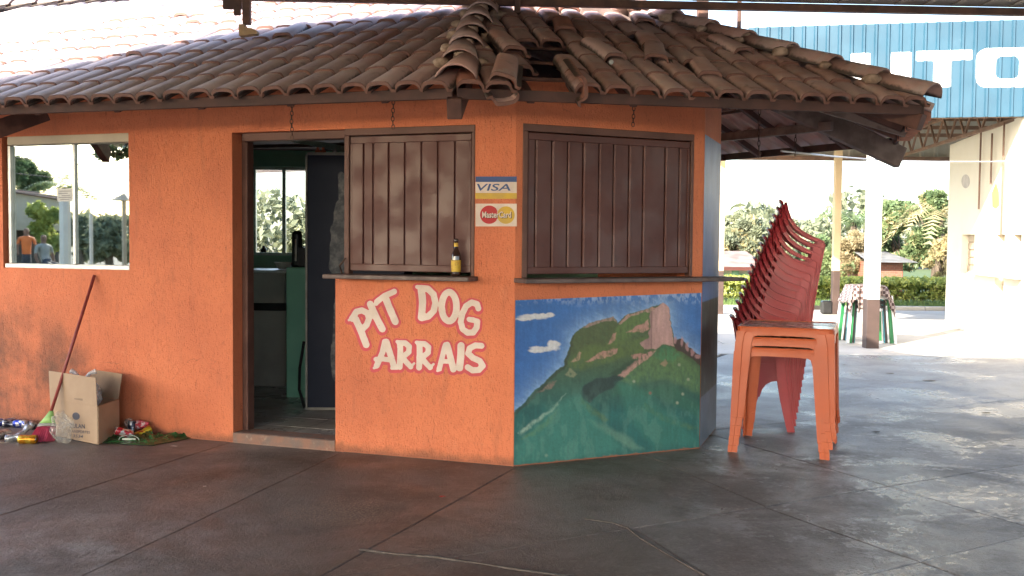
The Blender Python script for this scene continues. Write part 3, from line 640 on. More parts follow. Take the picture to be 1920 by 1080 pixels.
    P([(628, 446), (690, 430), (712, 440), (690, 462), (640, 462)], (170, 120, 112), .8, 5, 1.2)
    P([(335, 484), (375, 432), (386, 436), (370, 470)], (165, 130, 110), .8, 4, 1.2)
    P([(300, 545), (330, 510), (370, 540), (350, 556)], (130, 130, 100), .7, 5, 1.2); P([(175, 636), (230, 590), (262, 575), (240, 612)], (140, 108, 98), .7, 6, 1.2)
    P([(788, 490), (810, 462), (828, 485), (815, 500)], (150, 120, 100), .7, 5)
    tw = [(735, 300), (738, 225), (768, 200), (800, 178), (838, 198), (846, 280), (860, 405), (800, 390), (765, 412), (705, 418), (674, 385), (728, 350)]
    d = poly_in(wx, wy, tw); k = np.clip(d/3+.5, 0, 1)[..., None]; rk = c3((168, 132, 126))*(.72+.5*fbm(x*.05, y*.008))[..., None]
    rk = rk*np.where(x < 745, .72, 1.0)[..., None]; img = img*(1-k)+rk*k
    over(np.clip(1-np.abs(poly_in(x, y, [(735, 300), (738, 225), (768, 200), (800, 178), (806, 200), (760, 225), (748, 300), (735, 345)])*0+((x-742)/6)), 0, .35)*np.clip(d, 0, 1), c3((90, 60, 58)))
    P([(740, 440), (800, 392), (860, 412), (900, 450), (860, 480), (780, 470)], (48, 112, 78), .6, 16, 1)
    P([(378, 640), (400, 600), (450, 572), (560, 548), (600, 560), (540, 610), (470, 650), (430, 690), (395, 672)], (30, 48, 46), .92, 9)
    P([(520, 545), (640, 470), (680, 462), (600, 530), (560, 552)], (36, 58, 40), .6, 12)
    P([(380, 660), (400, 680), (520, 775), (500, 790), (430, 740), (375, 690)], (86, 104, 46), .5, 14, 1)
    P([(420, 770), (500, 800), (600, 850), (700, 925), (640, 935), (560, 880), (440, 800)], (92, 128, 108), .6, 22)
    P([(80, 842), (150, 780), (235, 720), (305, 640), (270, 700), (180, 780), (90, 850)], (150, 170, 152), .75, 9, 1.4)
    P([(90, 870), (200, 790), (270, 720), (240, 790), (140, 860)], (96, 116, 52), .55, 12, 1)
    P([(700, 690), (860, 780), (990, 815), (960, 830), (820, 790), (690, 720)], (82, 104, 50), .45, 14, 1)
    P([(560, 590), (700, 620), (860, 600), (1005, 700), (1005, 760), (760, 660), (540, 650)], (44, 96, 70), .4, 26)
    for cx, cy in ((650, 580), (735, 640), (910, 645), (880, 690), (940, 570), (215, 955), (890, 495)): over(np.clip(1.2-np.hypot(x-cx, y-cy)/9, 0, .75), c3((150, 150, 130)) if cx != 735 else c3((150, 70, 60)))
    P([(70, 900), (250, 700), (380, 640), (480, 800), (600, 930), (300, 990), (70, 1000)], (62, 124, 108), .5, 40)
    P([(560, 590), (640, 590), (900, 780), (1000, 900), (760, 920), (620, 760)], (52, 116, 100), .45, 40)
    stv = fbm(x*.11, y*.014, 5); img *= (.86+.3*stv)[..., None]; over(np.clip((fbm(x*.03, y*.012, 4)-.5)*1.2, 0, .14)*mm*np.clip((y-520)/200, 0, 1), c3((120, 160, 140)))
    img = img*1.12+.012
    img *= (.86+.28*fbm(x*.15, y*.15, 3))[..., None]
    ed = np.minimum.reduce([x-66, 1004-x]); wear = np.clip((.62-fbm(x*.09, y*.03, 4))*0+(y-(1000-(x-62)*.09))/14+(fbm(x*.05, y*.05)-.45)*1.5, 0, .8); over(wear, c3((150, 95, 70)))
    P0 = np.array(C0); E_ = np.array(e2); N_ = np.array(n2); vv = P0+u[..., None]*E_+z[..., None]*np.array((0, 0, 1))+N_*.002
    idx = np.arange(NU*NV).reshape(NU, NV); F_ = np.stack([idx[:-1, :-1], idx[1:, :-1], idx[1:, 1:], idx[:-1, 1:]], -1).reshape(-1, 4)
    o = pobj('painted_mural', vv.reshape(-1, 3), F_.tolist(), M_MURAL, kiosk)
    at = o.data.color_attributes.new('Col', 'FLOAT_COLOR', 'POINT'); at.data.foreach_set('color', np.concatenate([np.clip(img, 0, 1).reshape(-1, 3), np.ones((NU*NV, 1))], 1).astype('f').ravel())
build_mural()
def side_mural():
    pl = lambda px, py: PLN(D0, n3, px, py); NU, NV = 30, 180
    s = np.linspace(0.006, .795, NU); top0 = pl(1322, 252).z; top1 = pl(1350, 270).z; V_ = []; C_ = []
    for i, a in enumerate(s):
        for j in range(NV):
            k = j/(NV-1); zt = top0+(top1-top0)*(a/.8); z = .004+(zt-.004)*k; V_.append(D0+e3*a+Z*z+n3*.002); 
            f = float(fbm(np.array(a*6.), np.array(z*5.))); g = float(fbm(np.array(a*25.), np.array(z*9.)))
            if z > 1.0: c = np.array(lin((70, 100, 142)))*(.7+.7*f)+np.array((.06,)*3)*g
            elif z > .35: c = np.array(lin((58, 62, 48)))*(.5+f)+np.array((.16,)*3)*max(0, g-.5)
            else: c = np.array(lin((96, 104, 112)))*(.5+f)
            C_.append((*np.clip(c, 0, 1), 1))
    F_ = [(i*NV+j, (i+1)*NV+j, (i+1)*NV+j+1, i*NV+j+1) for i in range(NU-1) for j in range(NV-1)]
    o = pobj('painted_mural', V_, F_, M_MURAL, kiosk); at = o.data.color_attributes.new('Col', 'FLOAT_COLOR', 'POINT'); at.data.foreach_set('color', np.array(C_, 'f').ravel())
side_mural()

# ------------------------------------------------------------------ roof
ZE = 2.262; PT = .45
d1 = V((-cos(rad(17)), sin(rad(17)), 0)); d2 = V((cos(rad(10.5)), sin(rad(10.5)), 0)); d3 = V((cos(rad(74)), sin(rad(74)), 0)); d4 = V((cos(rad(122)), sin(rad(122)), 0))
K = V((-.335, 5.80, 0)); R1 = K+d2*2.92; R2 = R1+d3*2.0; R3 = R2+d4*2.4
u1 = V((sin(rad(17)), cos(rad(17)), 0)); perp = lambda d: V((-d.y, d.x, 0)); u2 = perp(d2); u3 = perp(d3); u4 = perp(d4)
def isect(P, a, Q, b):
    den = a.x*b.y-a.y*b.x; t = ((Q-P).x*b.y-(Q-P).y*b.x)/den; return P+a*t
hipK = (u1+u2).normalized(); hipR = (u2+u3).normalized(); AP = isect(K, hipK, R1, hipR); DR = (AP-K).dot(u2)
L0 = K+d1*6.0; RL = AP+d1*6.0
ht = lambda P, Q, u: ZE+PT*((P-Q).dot(u))
PW, CE = .172, .36
def tile_shade(m):  # paints shade into troughs and end rims; tiles paler towards the left
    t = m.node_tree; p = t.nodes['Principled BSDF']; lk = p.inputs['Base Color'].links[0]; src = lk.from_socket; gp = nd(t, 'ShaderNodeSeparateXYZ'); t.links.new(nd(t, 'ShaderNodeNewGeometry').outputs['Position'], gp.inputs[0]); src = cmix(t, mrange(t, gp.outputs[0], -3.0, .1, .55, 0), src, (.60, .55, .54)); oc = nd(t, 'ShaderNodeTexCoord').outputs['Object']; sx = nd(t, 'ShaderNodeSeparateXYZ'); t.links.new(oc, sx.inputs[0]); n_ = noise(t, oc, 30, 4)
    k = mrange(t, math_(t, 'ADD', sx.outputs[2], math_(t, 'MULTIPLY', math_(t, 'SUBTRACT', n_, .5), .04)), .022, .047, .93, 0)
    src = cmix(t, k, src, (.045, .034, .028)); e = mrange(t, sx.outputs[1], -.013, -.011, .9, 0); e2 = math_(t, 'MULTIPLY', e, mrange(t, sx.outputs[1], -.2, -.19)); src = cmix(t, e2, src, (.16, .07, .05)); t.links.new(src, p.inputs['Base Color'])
tile_shade(M_TILE); tile_shade(M_TILEN)
def tile_mesh(seed, broken=False):
    r = random.Random(seed); prof = [(-.078, .002), (-.073, .024), (-.062, .041), (-.045, .049), (0, .052), (.045, .049), (.060, .041), (.070, .024), (.077, .004), (.092, .0), (.106, .003)]
    th = .011; L = .415; vs = []; ns = 4; m = len(prof)
    for k in range(ns):
        yy = L*k/(ns-1)-.02; sc_ = 1.03-.10*k/(ns-1); zt = .010-.010*k/(ns-1)
        for x, z in prof: vs.append((x*sc_+r.uniform(-.0015, .0015), yy+(r.uniform(-.004, .004) if k == 0 else 0), z*sc_+zt+.012))
        for x, z in prof: vs.append((x*sc_*.93, yy, max(z*sc_-th, -.004)+zt+.002))
    fs = []
    for k in range(ns-1):
        a = k*2*m; b = a+2*m
        for i in range(m-1):
            fs.append((a+i, a+i+1, b+i+1, b+i)); fs.append((a+m+i+1, a+m+i, b+m+i, b+m+i+1))
        fs.append((a, b, b+m, a+m)); fs.append((a+m-1, a+2*m-1, b+2*m-1, b+m-1))
    for i in range(m-1): fs.append((i+1, i, m+i, m+i+1)); e = (ns-1)*2*m; fs.append((e+i, e+i+1, e+m+i+1, e+m+i))
    me = bpy.data.meshes.new('roof_tile'); me.from_pydata(vs, [], fs); me.update(); me.polygons.foreach_set('use_smooth', [True]*len(fs)); return me
TM = [tile_mesh(k) for k in range(5)]
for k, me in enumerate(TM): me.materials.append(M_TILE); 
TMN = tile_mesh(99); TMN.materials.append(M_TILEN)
for me in TM+[TMN]:
    bmx = bmesh.new(); bmx.from_mesh(me); bmesh.ops.recalc_face_normals(bmx, faces=bmx.faces)
    for e in bmx.edges:
        if len(e.link_faces) == 2 and e.calc_face_angle(0) > .9: e.smooth = False
    bmx.to_mesh(me); bmx.free()
sl = math.atan(PT)
# battens and rafters
rf = BM()
def inface(P, A, d, u, L, left, right):
    s = (P-A).dot(d); h_ = (P-A).dot(u); return left(P) and right(P) and h_ > -.2
def course(bm, A, d, u, a, b, j, wd=.03, htt=.02):
    h_ = j*CE+.30; z = ZE+PT*h_-.012
    bar(bm, A+d*a+u*h_+Z*z, A+d*b+u*h_+Z*z, wd, htt, Z)
hK_ = lambda P: (P-K).dot(V((hipK.y, -hipK.x, 0)))     # >0 : right of hip K
hR_ = lambda P: (P-R1).dot(V((hipR.y, -hipR.x, 0)))
h34 = (u3+u4).normalized(); hS_ = lambda P: (P-R2).dot(V((h34.y, -h34.x, 0)))
roofs = []
def span(A, d, u, h_, tests, lo, hi):
    ok = [s for s in np.arange(lo, hi, .04) if all(t_(A+d*s+u*h_) for t_ in tests)]
    return (min(ok), max(ok)) if ok else None
FACES = [('1', K, d1, u1, 0, 6.0, [lambda P: hK_(P) < 0], DR), ('2', K, d2, u2, 0, 2.92, [lambda P: hK_(P) > 0, lambda P: hR_(P) < 0], DR),
         ('3', R1, d3, u3, 0, 2.0, [lambda P: hR_(P) > 0, lambda P: hS_(P) < 0], 3.4), ('4', R2, d4, u4, 0, 2.4, [lambda P: hS_(P) > 0], 2.6)]
for nm, A, d, u, a, b, ts, dep in FACES:
    for j in range(int(dep/CE)):
        s = span(A, d, u, j*CE+.30, ts, a-1, b+1)
        if s and s[1]-s[0] > .1: course(rf, A, d, u, max(s[0], -.0), min(s[1], b), j)
roof = obj('roof', rf, M_WOOD, kiosk)
def rafter(a, b, wd, hh, m=M_WOOD, name='rafter'):
    bm = BM(); bar(bm, a, b, wd, hh, Z, .004); return obj(name, bm, m, roof)
for nm, A, d, u, a, b, ts, dep in FACES:
    k = .45
    while k < b:
        hmax = 0
        for h_ in np.arange(.05, dep, .05):
            if all(t_(A+d*k+u*h_) for t_ in ts): hmax = h_
            else: break
        if hmax > .3: rafter(A+d*k+u*.03+Z*(ZE+PT*.03-.05), A+d*k+u*hmax+Z*(ZE+PT*hmax-.05), .045, .05)
        k += .62 if nm in '12' else .5
def hiprafter(P, hd, L, wd=.07, hh=.13, drop=.09, out=.0):
    kk = PT*max(hd.dot(u1), 0) if P is K else PT*hd.dot(u2)
    kk = PT*(hd.dot(u2 if P is not R2 else u3))
    rafter(P-hd*out+Z*(ZE-kk*out-drop), P+hd*L+Z*(ZE+kk*L-drop), wd, hh, M_WOODG if P is R2 else M_WOOD, 'hip_rafter')
hiprafter(K, hipK, 3.3, .085, .12, .105, .02); hiprafter(R1, hipR, 3.2, .07, .10, .10, 0); hiprafter(R2, h34, 2.6, .08, .17, .13, .06)
M_FASC = mat('fascia_paint', (.085, .036, .028), (.055, .025, .02), 7, rough=.7, bump=.3, bscale=30)
# fascia boards
for A, d, L in ((K, d1, 6.0), (K, d2, 2.92), (R1, d3, 2.0), (R2, d4, 2.4)):
    bm = BM(); bar(bm, A+d*.012+Z*(ZE-.022), A+d*(L-.012)+Z*(ZE-.022), .025, .062, Z, .003); obj('fascia_board', bm, M_FASC, roof)
# heavier timber seen under the left end, and wall plate beams under the right overhang
pa = AT(85, 216, 7.35); pb = AT(-60, 262, 6.95)
rafter(pa+Z*.02, pb, .06, .12)
a = R2+(R3-R2)*.0; rafter(E0+e4*.1+Z*(ZE+PT*.9), R1+d3*1.0+Z*(ZE-.06), .05, .06, M_WOODG)
b1_ = AT(1352, 258, 8.9); b2_ = AT(1560, 236, 8.05); rafter(b1_, b2_, .05, .07, M_WOODG, 'purlin')
# tiles
cand = []
for nm, A, d, u, a, b, ts, dep in FACES:
    i = 0; fy = u+Z*PT; fy.normalize(); fx = -d if nm == '1' else d; fz = fx.cross(fy).normalized()
    while a+i*PW < b+.02:
        s = a+i*PW+PW*.5; 
        for j in range(int(dep/CE)+1):
            P = A+d*s+u*(j*CE*cos(sl)+ -.05); Q = P+u*.2
            if not all(t_(Q+u*(-.02 if nm in '12' else 0)) for t_ in ts): continue
            if (Q-A).dot(u) > dep-.1: continue
            w_ = P+Z*(ZE+PT*(P-A).dot(u)+.004)
            cand.append((nm, i, j, w_, fx, fy, fz))
        i += 1
hole = lambda p: 968 < p[0] < 1062 and 92 < p[1] < 178
vis = []; rest = []
for c in cand:
    nm, i, j, w_, fx, fy, fz = c; pp_ = proj(w_+fy*.18); 
    if nm == '2' and hole(pp_): continue
    inv = pp_[0] < -60 or pp_[0] > 1990 or pp_[1] < -45 or nm in '34'
    (rest if inv else vis).append(c)
vis.sort(key=lambda c: (c[3]-O).length)
rest += vis[300:]; vis = vis[:300]
rest_v = []; rest_f = []
def tmat(c, jr=True):
    nm, i, j, w_, fx, fy, fz = c
    m_ = Matrix((fx, fy, fz)).transposed().to_4x4(); r = Matrix.Rotation(random.gauss(0, .015), 4, 'Z') @ Matrix.Rotation(random.gauss(0, .008), 4, 'X') @ Matrix.Rotation(random.gauss(0, .02), 4, 'Y')
    off = V((random.gauss(0, .005), random.gauss(0, .012), random.uniform(0, .006)))
    m_.translation = w_+fx*off.x+fy*off.y+fz*off.z; return m_ @ r
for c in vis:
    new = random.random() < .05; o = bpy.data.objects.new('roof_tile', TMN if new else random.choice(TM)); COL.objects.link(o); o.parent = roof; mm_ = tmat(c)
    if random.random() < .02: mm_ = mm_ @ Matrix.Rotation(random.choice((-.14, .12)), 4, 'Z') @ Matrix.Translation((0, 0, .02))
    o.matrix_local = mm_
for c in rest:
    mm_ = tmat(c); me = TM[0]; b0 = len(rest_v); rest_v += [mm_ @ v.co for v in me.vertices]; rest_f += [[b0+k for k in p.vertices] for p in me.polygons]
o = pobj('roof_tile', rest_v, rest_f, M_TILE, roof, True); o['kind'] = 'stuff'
# two slipped tiles by the hole, a tile lying on edge and a loose barrel tile beside the hip
def loose(px, py, dz, rz, rx=0, ry=0, me=None, A=K, d=d2, u=u2):
    n_ = (u*PT*-1+Z).normalized(); P = PLN(A+Z*(ZE+.02), n_, px, py); fy = (u+Z*PT).normalized(); fx = d; fz = fx.cross(fy)
    m_ = Matrix((fx, fy, fz)).transposed().to_4x4(); m_.translation = P+fz*dz; m_ = m_ @ Matrix.Rotation(rz, 4, 'Z') @ Matrix.Rotation(rx, 4, 'X') @ Matrix.Rotation(ry, 4, 'Y')
    o = bpy.data.objects.new('roof_tile', me or TM[1]); COL.objects.link(o); o.parent = roof; o.matrix_local = m_; return o
loose(1076, 176, .03, -.06, .0, 1.35, TMN); loose(940, 172, .04, -.22, .06, .2, TM[2]);  loose(962, 118, .04, .12, .04, .1, TM[0])
loose(946, 172, .0, .1, .05, 3.0, TM[4]);  loose(1150, 128, .03, .18, .03, .05, TM[3]); loose(1228, 130, .03, -.25, .02, .0, TM[0])
loose(1390, 116, .03, .15, .02, .0, TM[1]);
# a broken bed of mortar and ridge tiles along the hips
def ridge_mesh(seed, L=.40, w0=.13, w1=.10, hgt=.085):
    r = random.Random(seed); vs = []; fs = []; m = 9; ns = 3
    for k in range(ns):
        t_ = k/(ns-1); ww = w0+(w1-w0)*t_
        for lay in (0, .014):
            for i in range(m):
                a = -1.25+2.5*i/(m-1); x = sin(a)*ww*(1-lay*3); z = (cos(a)-cos(1.25))/(1-cos(1.25))*hgt*(1-lay*2)-lay*.7
                vs.append((x+r.uniform(-.002, .002), t_*L, z+.03*(1-t_)))
    for k in range(ns-1):
        a = k*2*m; b = a+2*m
        for i in range(m-1): fs += [(a+i, a+i+1, b+i+1, b+i), (a+m+i+1, a+m+i, b+m+i, b+m+i+1)]
        fs += [(a, b, b+m, a+m), (a+m-1, a+2*m-1, b+2*m-1, b+m-1)]
    for i in range(m-1): fs += [(i+1, i, m+i, m+i+1)]; e = (ns-1)*2*m; fs += [(e+i, e+i+1, e+m+i+1, e+m+i)]
    me = bpy.data.meshes.new('ridge_tile'); me.from_pydata(vs, [], fs); me.update(); me.polygons.foreach_set('use_smooth', [True]*len(fs)); me.materials.append(M_TILE); return me
RM = [ridge_mesh(k) for k in range(3)]
def lump(bm, c, r, seed, sx=1, sy_=1, sz=.6):
    rr = random.Random(seed); g = bmesh.ops.create_icosphere(bm, subdivisions=2, radius=r)
    for v in g['verts']: v.co = V(c)+V((v.co.x*sx, v.co.y*sy_, v.co.z*sz))*rr.uniform(.75, 1.2)
def ridge_line(P, hd, rise, L, n_, jit=.03, z0=.045):
    fy = (hd+Z*rise).normalized(); fx = V((hd.y, -hd.x, 0)).normalized(); fz = fx.cross(fy)
    for k in range(n_):
        s = k*.335-.05
        if s > L: break
        m_ = Matrix((fx, fy, fz)).transposed().to_4x4(); m_.translation = P+hd*s+Z*(ZE+rise*s+z0)+fx*random.gauss(0, .008)
        o = bpy.data.objects.new('ridge_tile', RM[k % 3]); COL.objects.link(o); o.parent = roof; o.matrix_local = m_ @ Matrix.Rotation(random.gauss(0, jit), 4, 'Z') @ Matrix.Rotation(random.gauss(0, .03), 4, 'Y')
        bm = BM()
        for q in range(3): lump(bm, P+hd*(s+.33+q*.03)+fx*((q-1)*.115)+Z*(ZE+rise*(s+.33)+z0+(.07 if q == 1 else .03)), random.uniform(.04, .065), k*7+q)
        obj('mortar', bm, M_MORTAR, roof, True)
rK = PT*hipK.dot(u2); ridge_line(K, hipK, rK, 3.2, 10, .06, .05); rR = PT*hipR.dot(u2); ridge_line(R1, hipR, rR, 3.6, 12, .02, .05)
rS = PT*h34.dot(u3); ridge_line(R2, h34, rS, 2.6, 7, .02, .05)
rl = AP+Z*0; fz0 = PT*DR
for k in range(18):
    P = AP+d1*(k*.335); m_ = Matrix((u1, d1, V((0, 0, 1)))).transposed().to_4x4()
    if m_.determinant() < 0: m_ = Matrix((-u1, d1, V((0, 0, 1)))).transposed().to_4x4()
    m_.translation = P+Z*(ZE+fz0+.03); o = bpy.data.objects.new('ridge_tile', RM[k % 3]); COL.objects.link(o); o.parent = roof; o.matrix_local = m_
# rear slope (never in view): plain tiled slab
bk = []; zt0 = ZE+fz0-.02
RB = [AP+Z*zt0, RL+Z*zt0, RL+u1*3.2+Z*(zt0-1.44), AP+u1*3.0+Z*(zt0-1.35), R3+Z*(ZE-.02)]
pobj('rear_slope', RB+[p-Z*.06 for p in RB], [(0, 1, 2, 3), (0, 3, 4), (5, 8, 7, 6), (5, 9, 8)], M_TILE, roof)

for a_, b_, nm_ in ((RL, AP, 'sky_block_board'), (AP, R3+V((0, 0, 0)), 'sky_block_board')):  # boards added inside the roof to keep daylight out of the tile hole
    p_ = [V((a_.x, a_.y+.02, 2.3)), V((b_.x, b_.y+.02, 2.3)), V((b_.x, b_.y+.02, (zt0 if b_ is AP else ZE)-.03)), V((a_.x, a_.y+.02, zt0-.03))]
    bm = BM(); f = [bm.verts.new(p) for p in p_]; g_ = [bm.verts.new(p+Y*.03) for p in p_]; bm.faces.new(f); bm.faces.new(g_[::-1])
    for i in range(4): bm.faces.new((f[i], f[(i+1) % 4], g_[(i+1) % 4], g_[i]))
    obj(nm_, bm, M_WOOD, roof)
# stacked spare tiles at the right eave end, seen end-on
bm = BM()
rt = R1+d3*.1
for k in range(9):
    P = R1+d3*(.25+k*.16)+Z*(ZE-.03-.0*k)-u3*.03
    add_box(bm, P, d3, u3, Z, .012, .10, .07, .003)
obj('eave_slats', bm, M_TILEN, roof)['kind'] = 'stuff'

# ------------------------------------------------------------------ chains
def chain(px, ptop, pbot, y, label, link_=.032):
    a = AT(px, ptop, y); b = AT(px, pbot, y); b.x = a.x; n_ = int((a.z-b.z)/(link_*.78)); bm = BM()
    for k in range(n_):
        c = V((a.x+.002*sin(k), a.y, a.z-k*link_*.78)); ax = X if k % 2 else Y; pts = [c+ax*(cos(2*PI*q/10)*.009)+Z*(sin(2*PI*q/10)*link_*.5) for q in range(11)]; tube(bm, pts, .0028, 5, False)
    o = obj('chain', bm, M_CHAIN); tag(o, label, 'chain', 'chains hanging from the kiosk eaves')
chain(547, 190, 268, 6.35, 'short rusty chain hanging from the eave above the open doorway')
chain(737, 184, 252, 6.2, 'short rusty chain hanging from the eave in front of the left shutter')
chain(1188, 196, 248, 6.45, 'short rusty chain hanging from the eave in front of the right shutter')
chain(1424, 200, 304, 7.6, 'chain hanging under the right overhang, nearest the blue wall corner', .05)
chain(1492, 236, 304, 8.6, 'chain hanging under the right overhang above the red chairs', .05)
chain(1558, 236, 272, 8.2, 'short chain hanging from the hip rafter under the right overhang', .04)

# ------------------------------------------------------------------ near steel canopy overhead
cz = 3.165
can = thing('steel_canopy', 'rusty steel beam and sheet roof of the canopy crossing the top of the view', 'canopy')
cl = AT(340, 3, 7.55); cr = AT(1900, 33, 7.85); ed = (cr-cl).normalized(); ex = cl-ed*.0; cR = cl+ed*13
bm = BM(); bar(bm, V((cl.x, cl.y, cz+.027)), V((cR.x, cR.y, cz+.027)), .06, .054, Z, .004); obj('edge_beam', bm, M_STEEL, can)
M_SHEET = mat('old_metal_sheet', (.36, .31, .24), (.28, .23, .17), 2, rough=.6, rvar=.1, metal=.2, dirt=[((.2, .1, .06), 3, .55, .8, .5)])
def corr(A, ex_, ey, L, Wd, nz_, m, name, parent, pitch=.2, amp=.03, flat=.7):
    """ribbed sheet: ribs run along ey"""
    n_ = int(L/pitch); vs = []; fs = []
    for k in range(n_):
        for (q, h_) in ((0, 0), (flat*.5, 0), (flat*.5+.1, 1), (flat*.5+.25, 1), (flat*.5+.35, 0)):
            for e in (0, Wd): vs.append(A+ex_*((k+q)*pitch)+ey*e+nz_*h_*amp)
    for k in range(len(vs)//2-1): fs.append((2*k, 2*k+2, 2*k+3, 2*k+1))
    b0 = len(vs); vs += [v+nz_*.004 for v in vs]; fs += [tuple(b0+i for i in f[::-1]) for f in fs]
    return pobj(name, vs, fs, m, parent)
# sheet outline follows the edge; to the left the edge runs back so that the sky reaches the roof
edge = [V((-16, 0)), V((-9, 3.8)), V((-4.3, 6.3)), V((cl.x, cl.y)), V((cR.x, cR.y)), V((cR.x, -4.5)), V((-16, -4.5))]
bm = BM(); lo = [bm.verts.new((p.x, p.y, cz+.064+(7.7-p.y)*.012)) for p in edge]; hi = [bm.verts.new((p.x, p.y, cz+.085+(7.7-p.y)*.012)) for p in edge]; bm.faces.new(hi); bm.faces.new(lo[::-1])
for i in range(len(edge)): bm.faces.new((lo[i], lo[(i+1) % len(edge)], hi[(i+1) % len(edge)], hi[i]))
obj('roof_sheet', bm, M_SHEET, can)
for a, b in zip(edge[:3], edge[1:4]):
    bm = BM(); bar(bm, (a.x, a.y, cz+.03), (b.x, b.y, cz+.03), .05, .06, Z); obj('edge_beam', bm, M_STEEL, can)
for k in range(6):
    yy = 6.2-k*1.8; bm = BM(); bar(bm, (-3.4 if k < 1 else -8, yy, cz+.045), (cR.x, yy+.15, cz+.045), .05, .05, Z); obj('purlin', bm, M_STEEL, can)
for k in range(7):
    x0 = cl.x+.6+k*1.9; 
for k in range(40):
    p = cl+ed*(3.6+k*.22); bm = BM(); bar(bm, V((p.x, p.y-.04, cz+.06)), V((p.x, p.y-3.6, cz+.10)), .05, .014, Z); obj('sheet_rib', bm, M_SHEET, can)
# short posts that carry the beam on the kiosk roof
def stub(pxc, w_px, pytop, pybot, y, label):
    a = AT(pxc, pytop, y); b = AT(pxc, pybot, y); bm = BM(); ww = w_px/FPX*y; add_box(bm, ((a+b)/2), X, Y, Z, ww, ww*1.1, (a-b).length, .004); return obj('support_post', bm, M_STEEL, can)
stub(1317, 19, -6, 66, 7.9, ''); stub(463, 14, -10, 46, 7.5, ''); stub(970, 12, -6, 26, 7.6, ''); stub(925, 9, -6, 22, 7.55, ''); stub(1386, 7, -2, 55, 7.95, '')
bm = BM(); a = AT(436, 6, 7.55); add_box(bm, a, X, Y, Z, .14, .03, .09, .004); a = AT(436+9, 20, 7.54); add_box(bm, a, X, Y, Z, .05, .03, .07, .004); obj('bracket', bm, M_STEEL, can)
a = AT(463, 54, 7.5); bm = BM()
pts = [(447, 45), (458, 45), (458, 51), (470, 52), (481, 57), (481, 63), (470, 64), (448, 67)]
f_ = [AT(x, y, 7.46) for x, y in pts]; b_ = [p+Y*.08 for p in f_]; n_ = len(f_); vs = [bm.verts.new(p) for p in f_+b_]; bm.faces.new(vs[:n_]); bm.faces.new(vs[n_:][::-1])
for i in range(n_): bm.faces.new((vs[i], vs[(i+1) % n_], vs[n_+(i+1) % n_], vs[n_+i]))
tag(obj('wood_block', bm, mat('pale_wood', (.52, .36, .2), (.42, .28, .15), 20, rough=.8)), 'pale cut wooden block wedged under the steel stub on the roof tiles', 'wood block')
# white bottle cap on the roof
n_ = (u2*-PT+Z).normalized(); P = PLN(K+Z*(ZE+.085), n_, 1146, 118)
bm = BM(); lathe(bm, [(.013, 0), (.015, .004), (.015, .012), (.011, .016), (.0, .017)], 12, P, (-.1, -1, .5)); tag(obj('white_ball', bm, mat('white_plastic', (.75, .75, .72), rough=.4)), 'small round white plastic disc lying on the right roof slope', 'disc')
#@@PART2
# ------------------------------------------------------------------ filling station canopy beyond, with blue lettered fascia
st = thing('station_canopy', 'far metal canopy with blue ribbed fascia lettered in white, on cream and brown posts', 'canopy')
fa = AT(1400, 220, 14.65); fb = AT(1935, 220, 13.95); fe = V(((fb-fa).x, (fb-fa).y, 0)).normalized(); fn = V((fe.y, -fe.x, 0)); FL = (V((fb.x, fb.y, 0))-V((fa.x, fa.y, 0))).length+4
fz0_ = AT(1760, 221, 14.2).z; fz1_ = AT(1700, 43, 14.25).z
M_BLUESH = mat('blue_ribbed_sheet', (.017, .060, .095), (.024, .075, .115), 1.5, rough=.45, rvar=.1, dirt=[((.12, .17, .2), 7, .66, .8, .5), ((.015, .045, .07), 3, .55, .8, .4)])
A = V((fa.x, fa.y, fz0_)); PIT = .163
prof_h = lambda s: (lambda q: 0 if q < .55 else ((q-.55)/.1 if q < .65 else (1 if q < .8 else max(0, (.9-q)/.1))))((s/PIT) % 1)*.028
xs = sorted({round(k*PIT+q*PIT, 5) for k in range(int(FL/PIT)) for q in (0, .55, .65, .8, .9)})
vs = []; fs = []
for s in xs:
    for z in (0, fz1_-fz0_): vs.append(A+fe*s+fn*prof_h(s)+Z*z)
for k in range(len(xs)-1): fs.append((2*k, 2*k+2, 2*k+3, 2*k+1))
b0 = len(vs); vs += [v-fn*.006 for v in vs]; fs += [tuple(b0+i for i in f[::-1]) for f in fs]
fascia = pobj('fascia_sheet', vs, fs, M_BLUESH, st)
def fuv(px, py):
    p = PLN(A, fn, px, py); return (p-A).dot(fe), p.z
M_LETW = mat('white_letter_paint', (.82, .82, .80), rough=.6)
def boxes(L):
    def f(x, y):
        r = np.full(x.shape, -1e9)
        for x0, x1, y0, y1 in L: r = np.maximum(r, np.minimum.reduce([x-x0, x1-x, y-y0, y1-y]))
        return r
    return f
ly1 = fuv(1760, 95)[1]; ly0 = fuv(1760, 164)[1]; hL = ly1-ly0
fx_ = lambda px: fuv(px, 130)[0]
def lay(f, x0, x1):
    us = np.arange(x0-.02, x1+.02, .0203); vs_ = np.arange(ly0-.03, ly1+.05, .0203)
    sdf_mesh('fascia_letter', f, us, vs_, lambda u, v: A+fe*u+fn*(prof_h(u)+.003)+Z*(v-A.z), M_LETW, fascia)
lay(boxes([(fx_(1717), fx_(1822), ly1-hL*.27, ly1), (fx_(1750), fx_(1784), ly0, ly1)]), fx_(1717), fx_(1822))
def rr(cx, cy, hx, hy, r):
    return lambda x, y: r-np.hypot(np.maximum(np.abs(x-cx)-hx+r, 0), np.maximum(np.abs(y-cy)-hy+r, 0))-np.minimum(np.maximum(np.abs(x-cx)-hx+r, np.abs(y-cy)-hy+r)*0, 0)
cxo = (fx_(1828)+fx_(1950))/2; hxo = (fx_(1950)-fx_(1828))/2; cyo = (ly0+ly1)/2
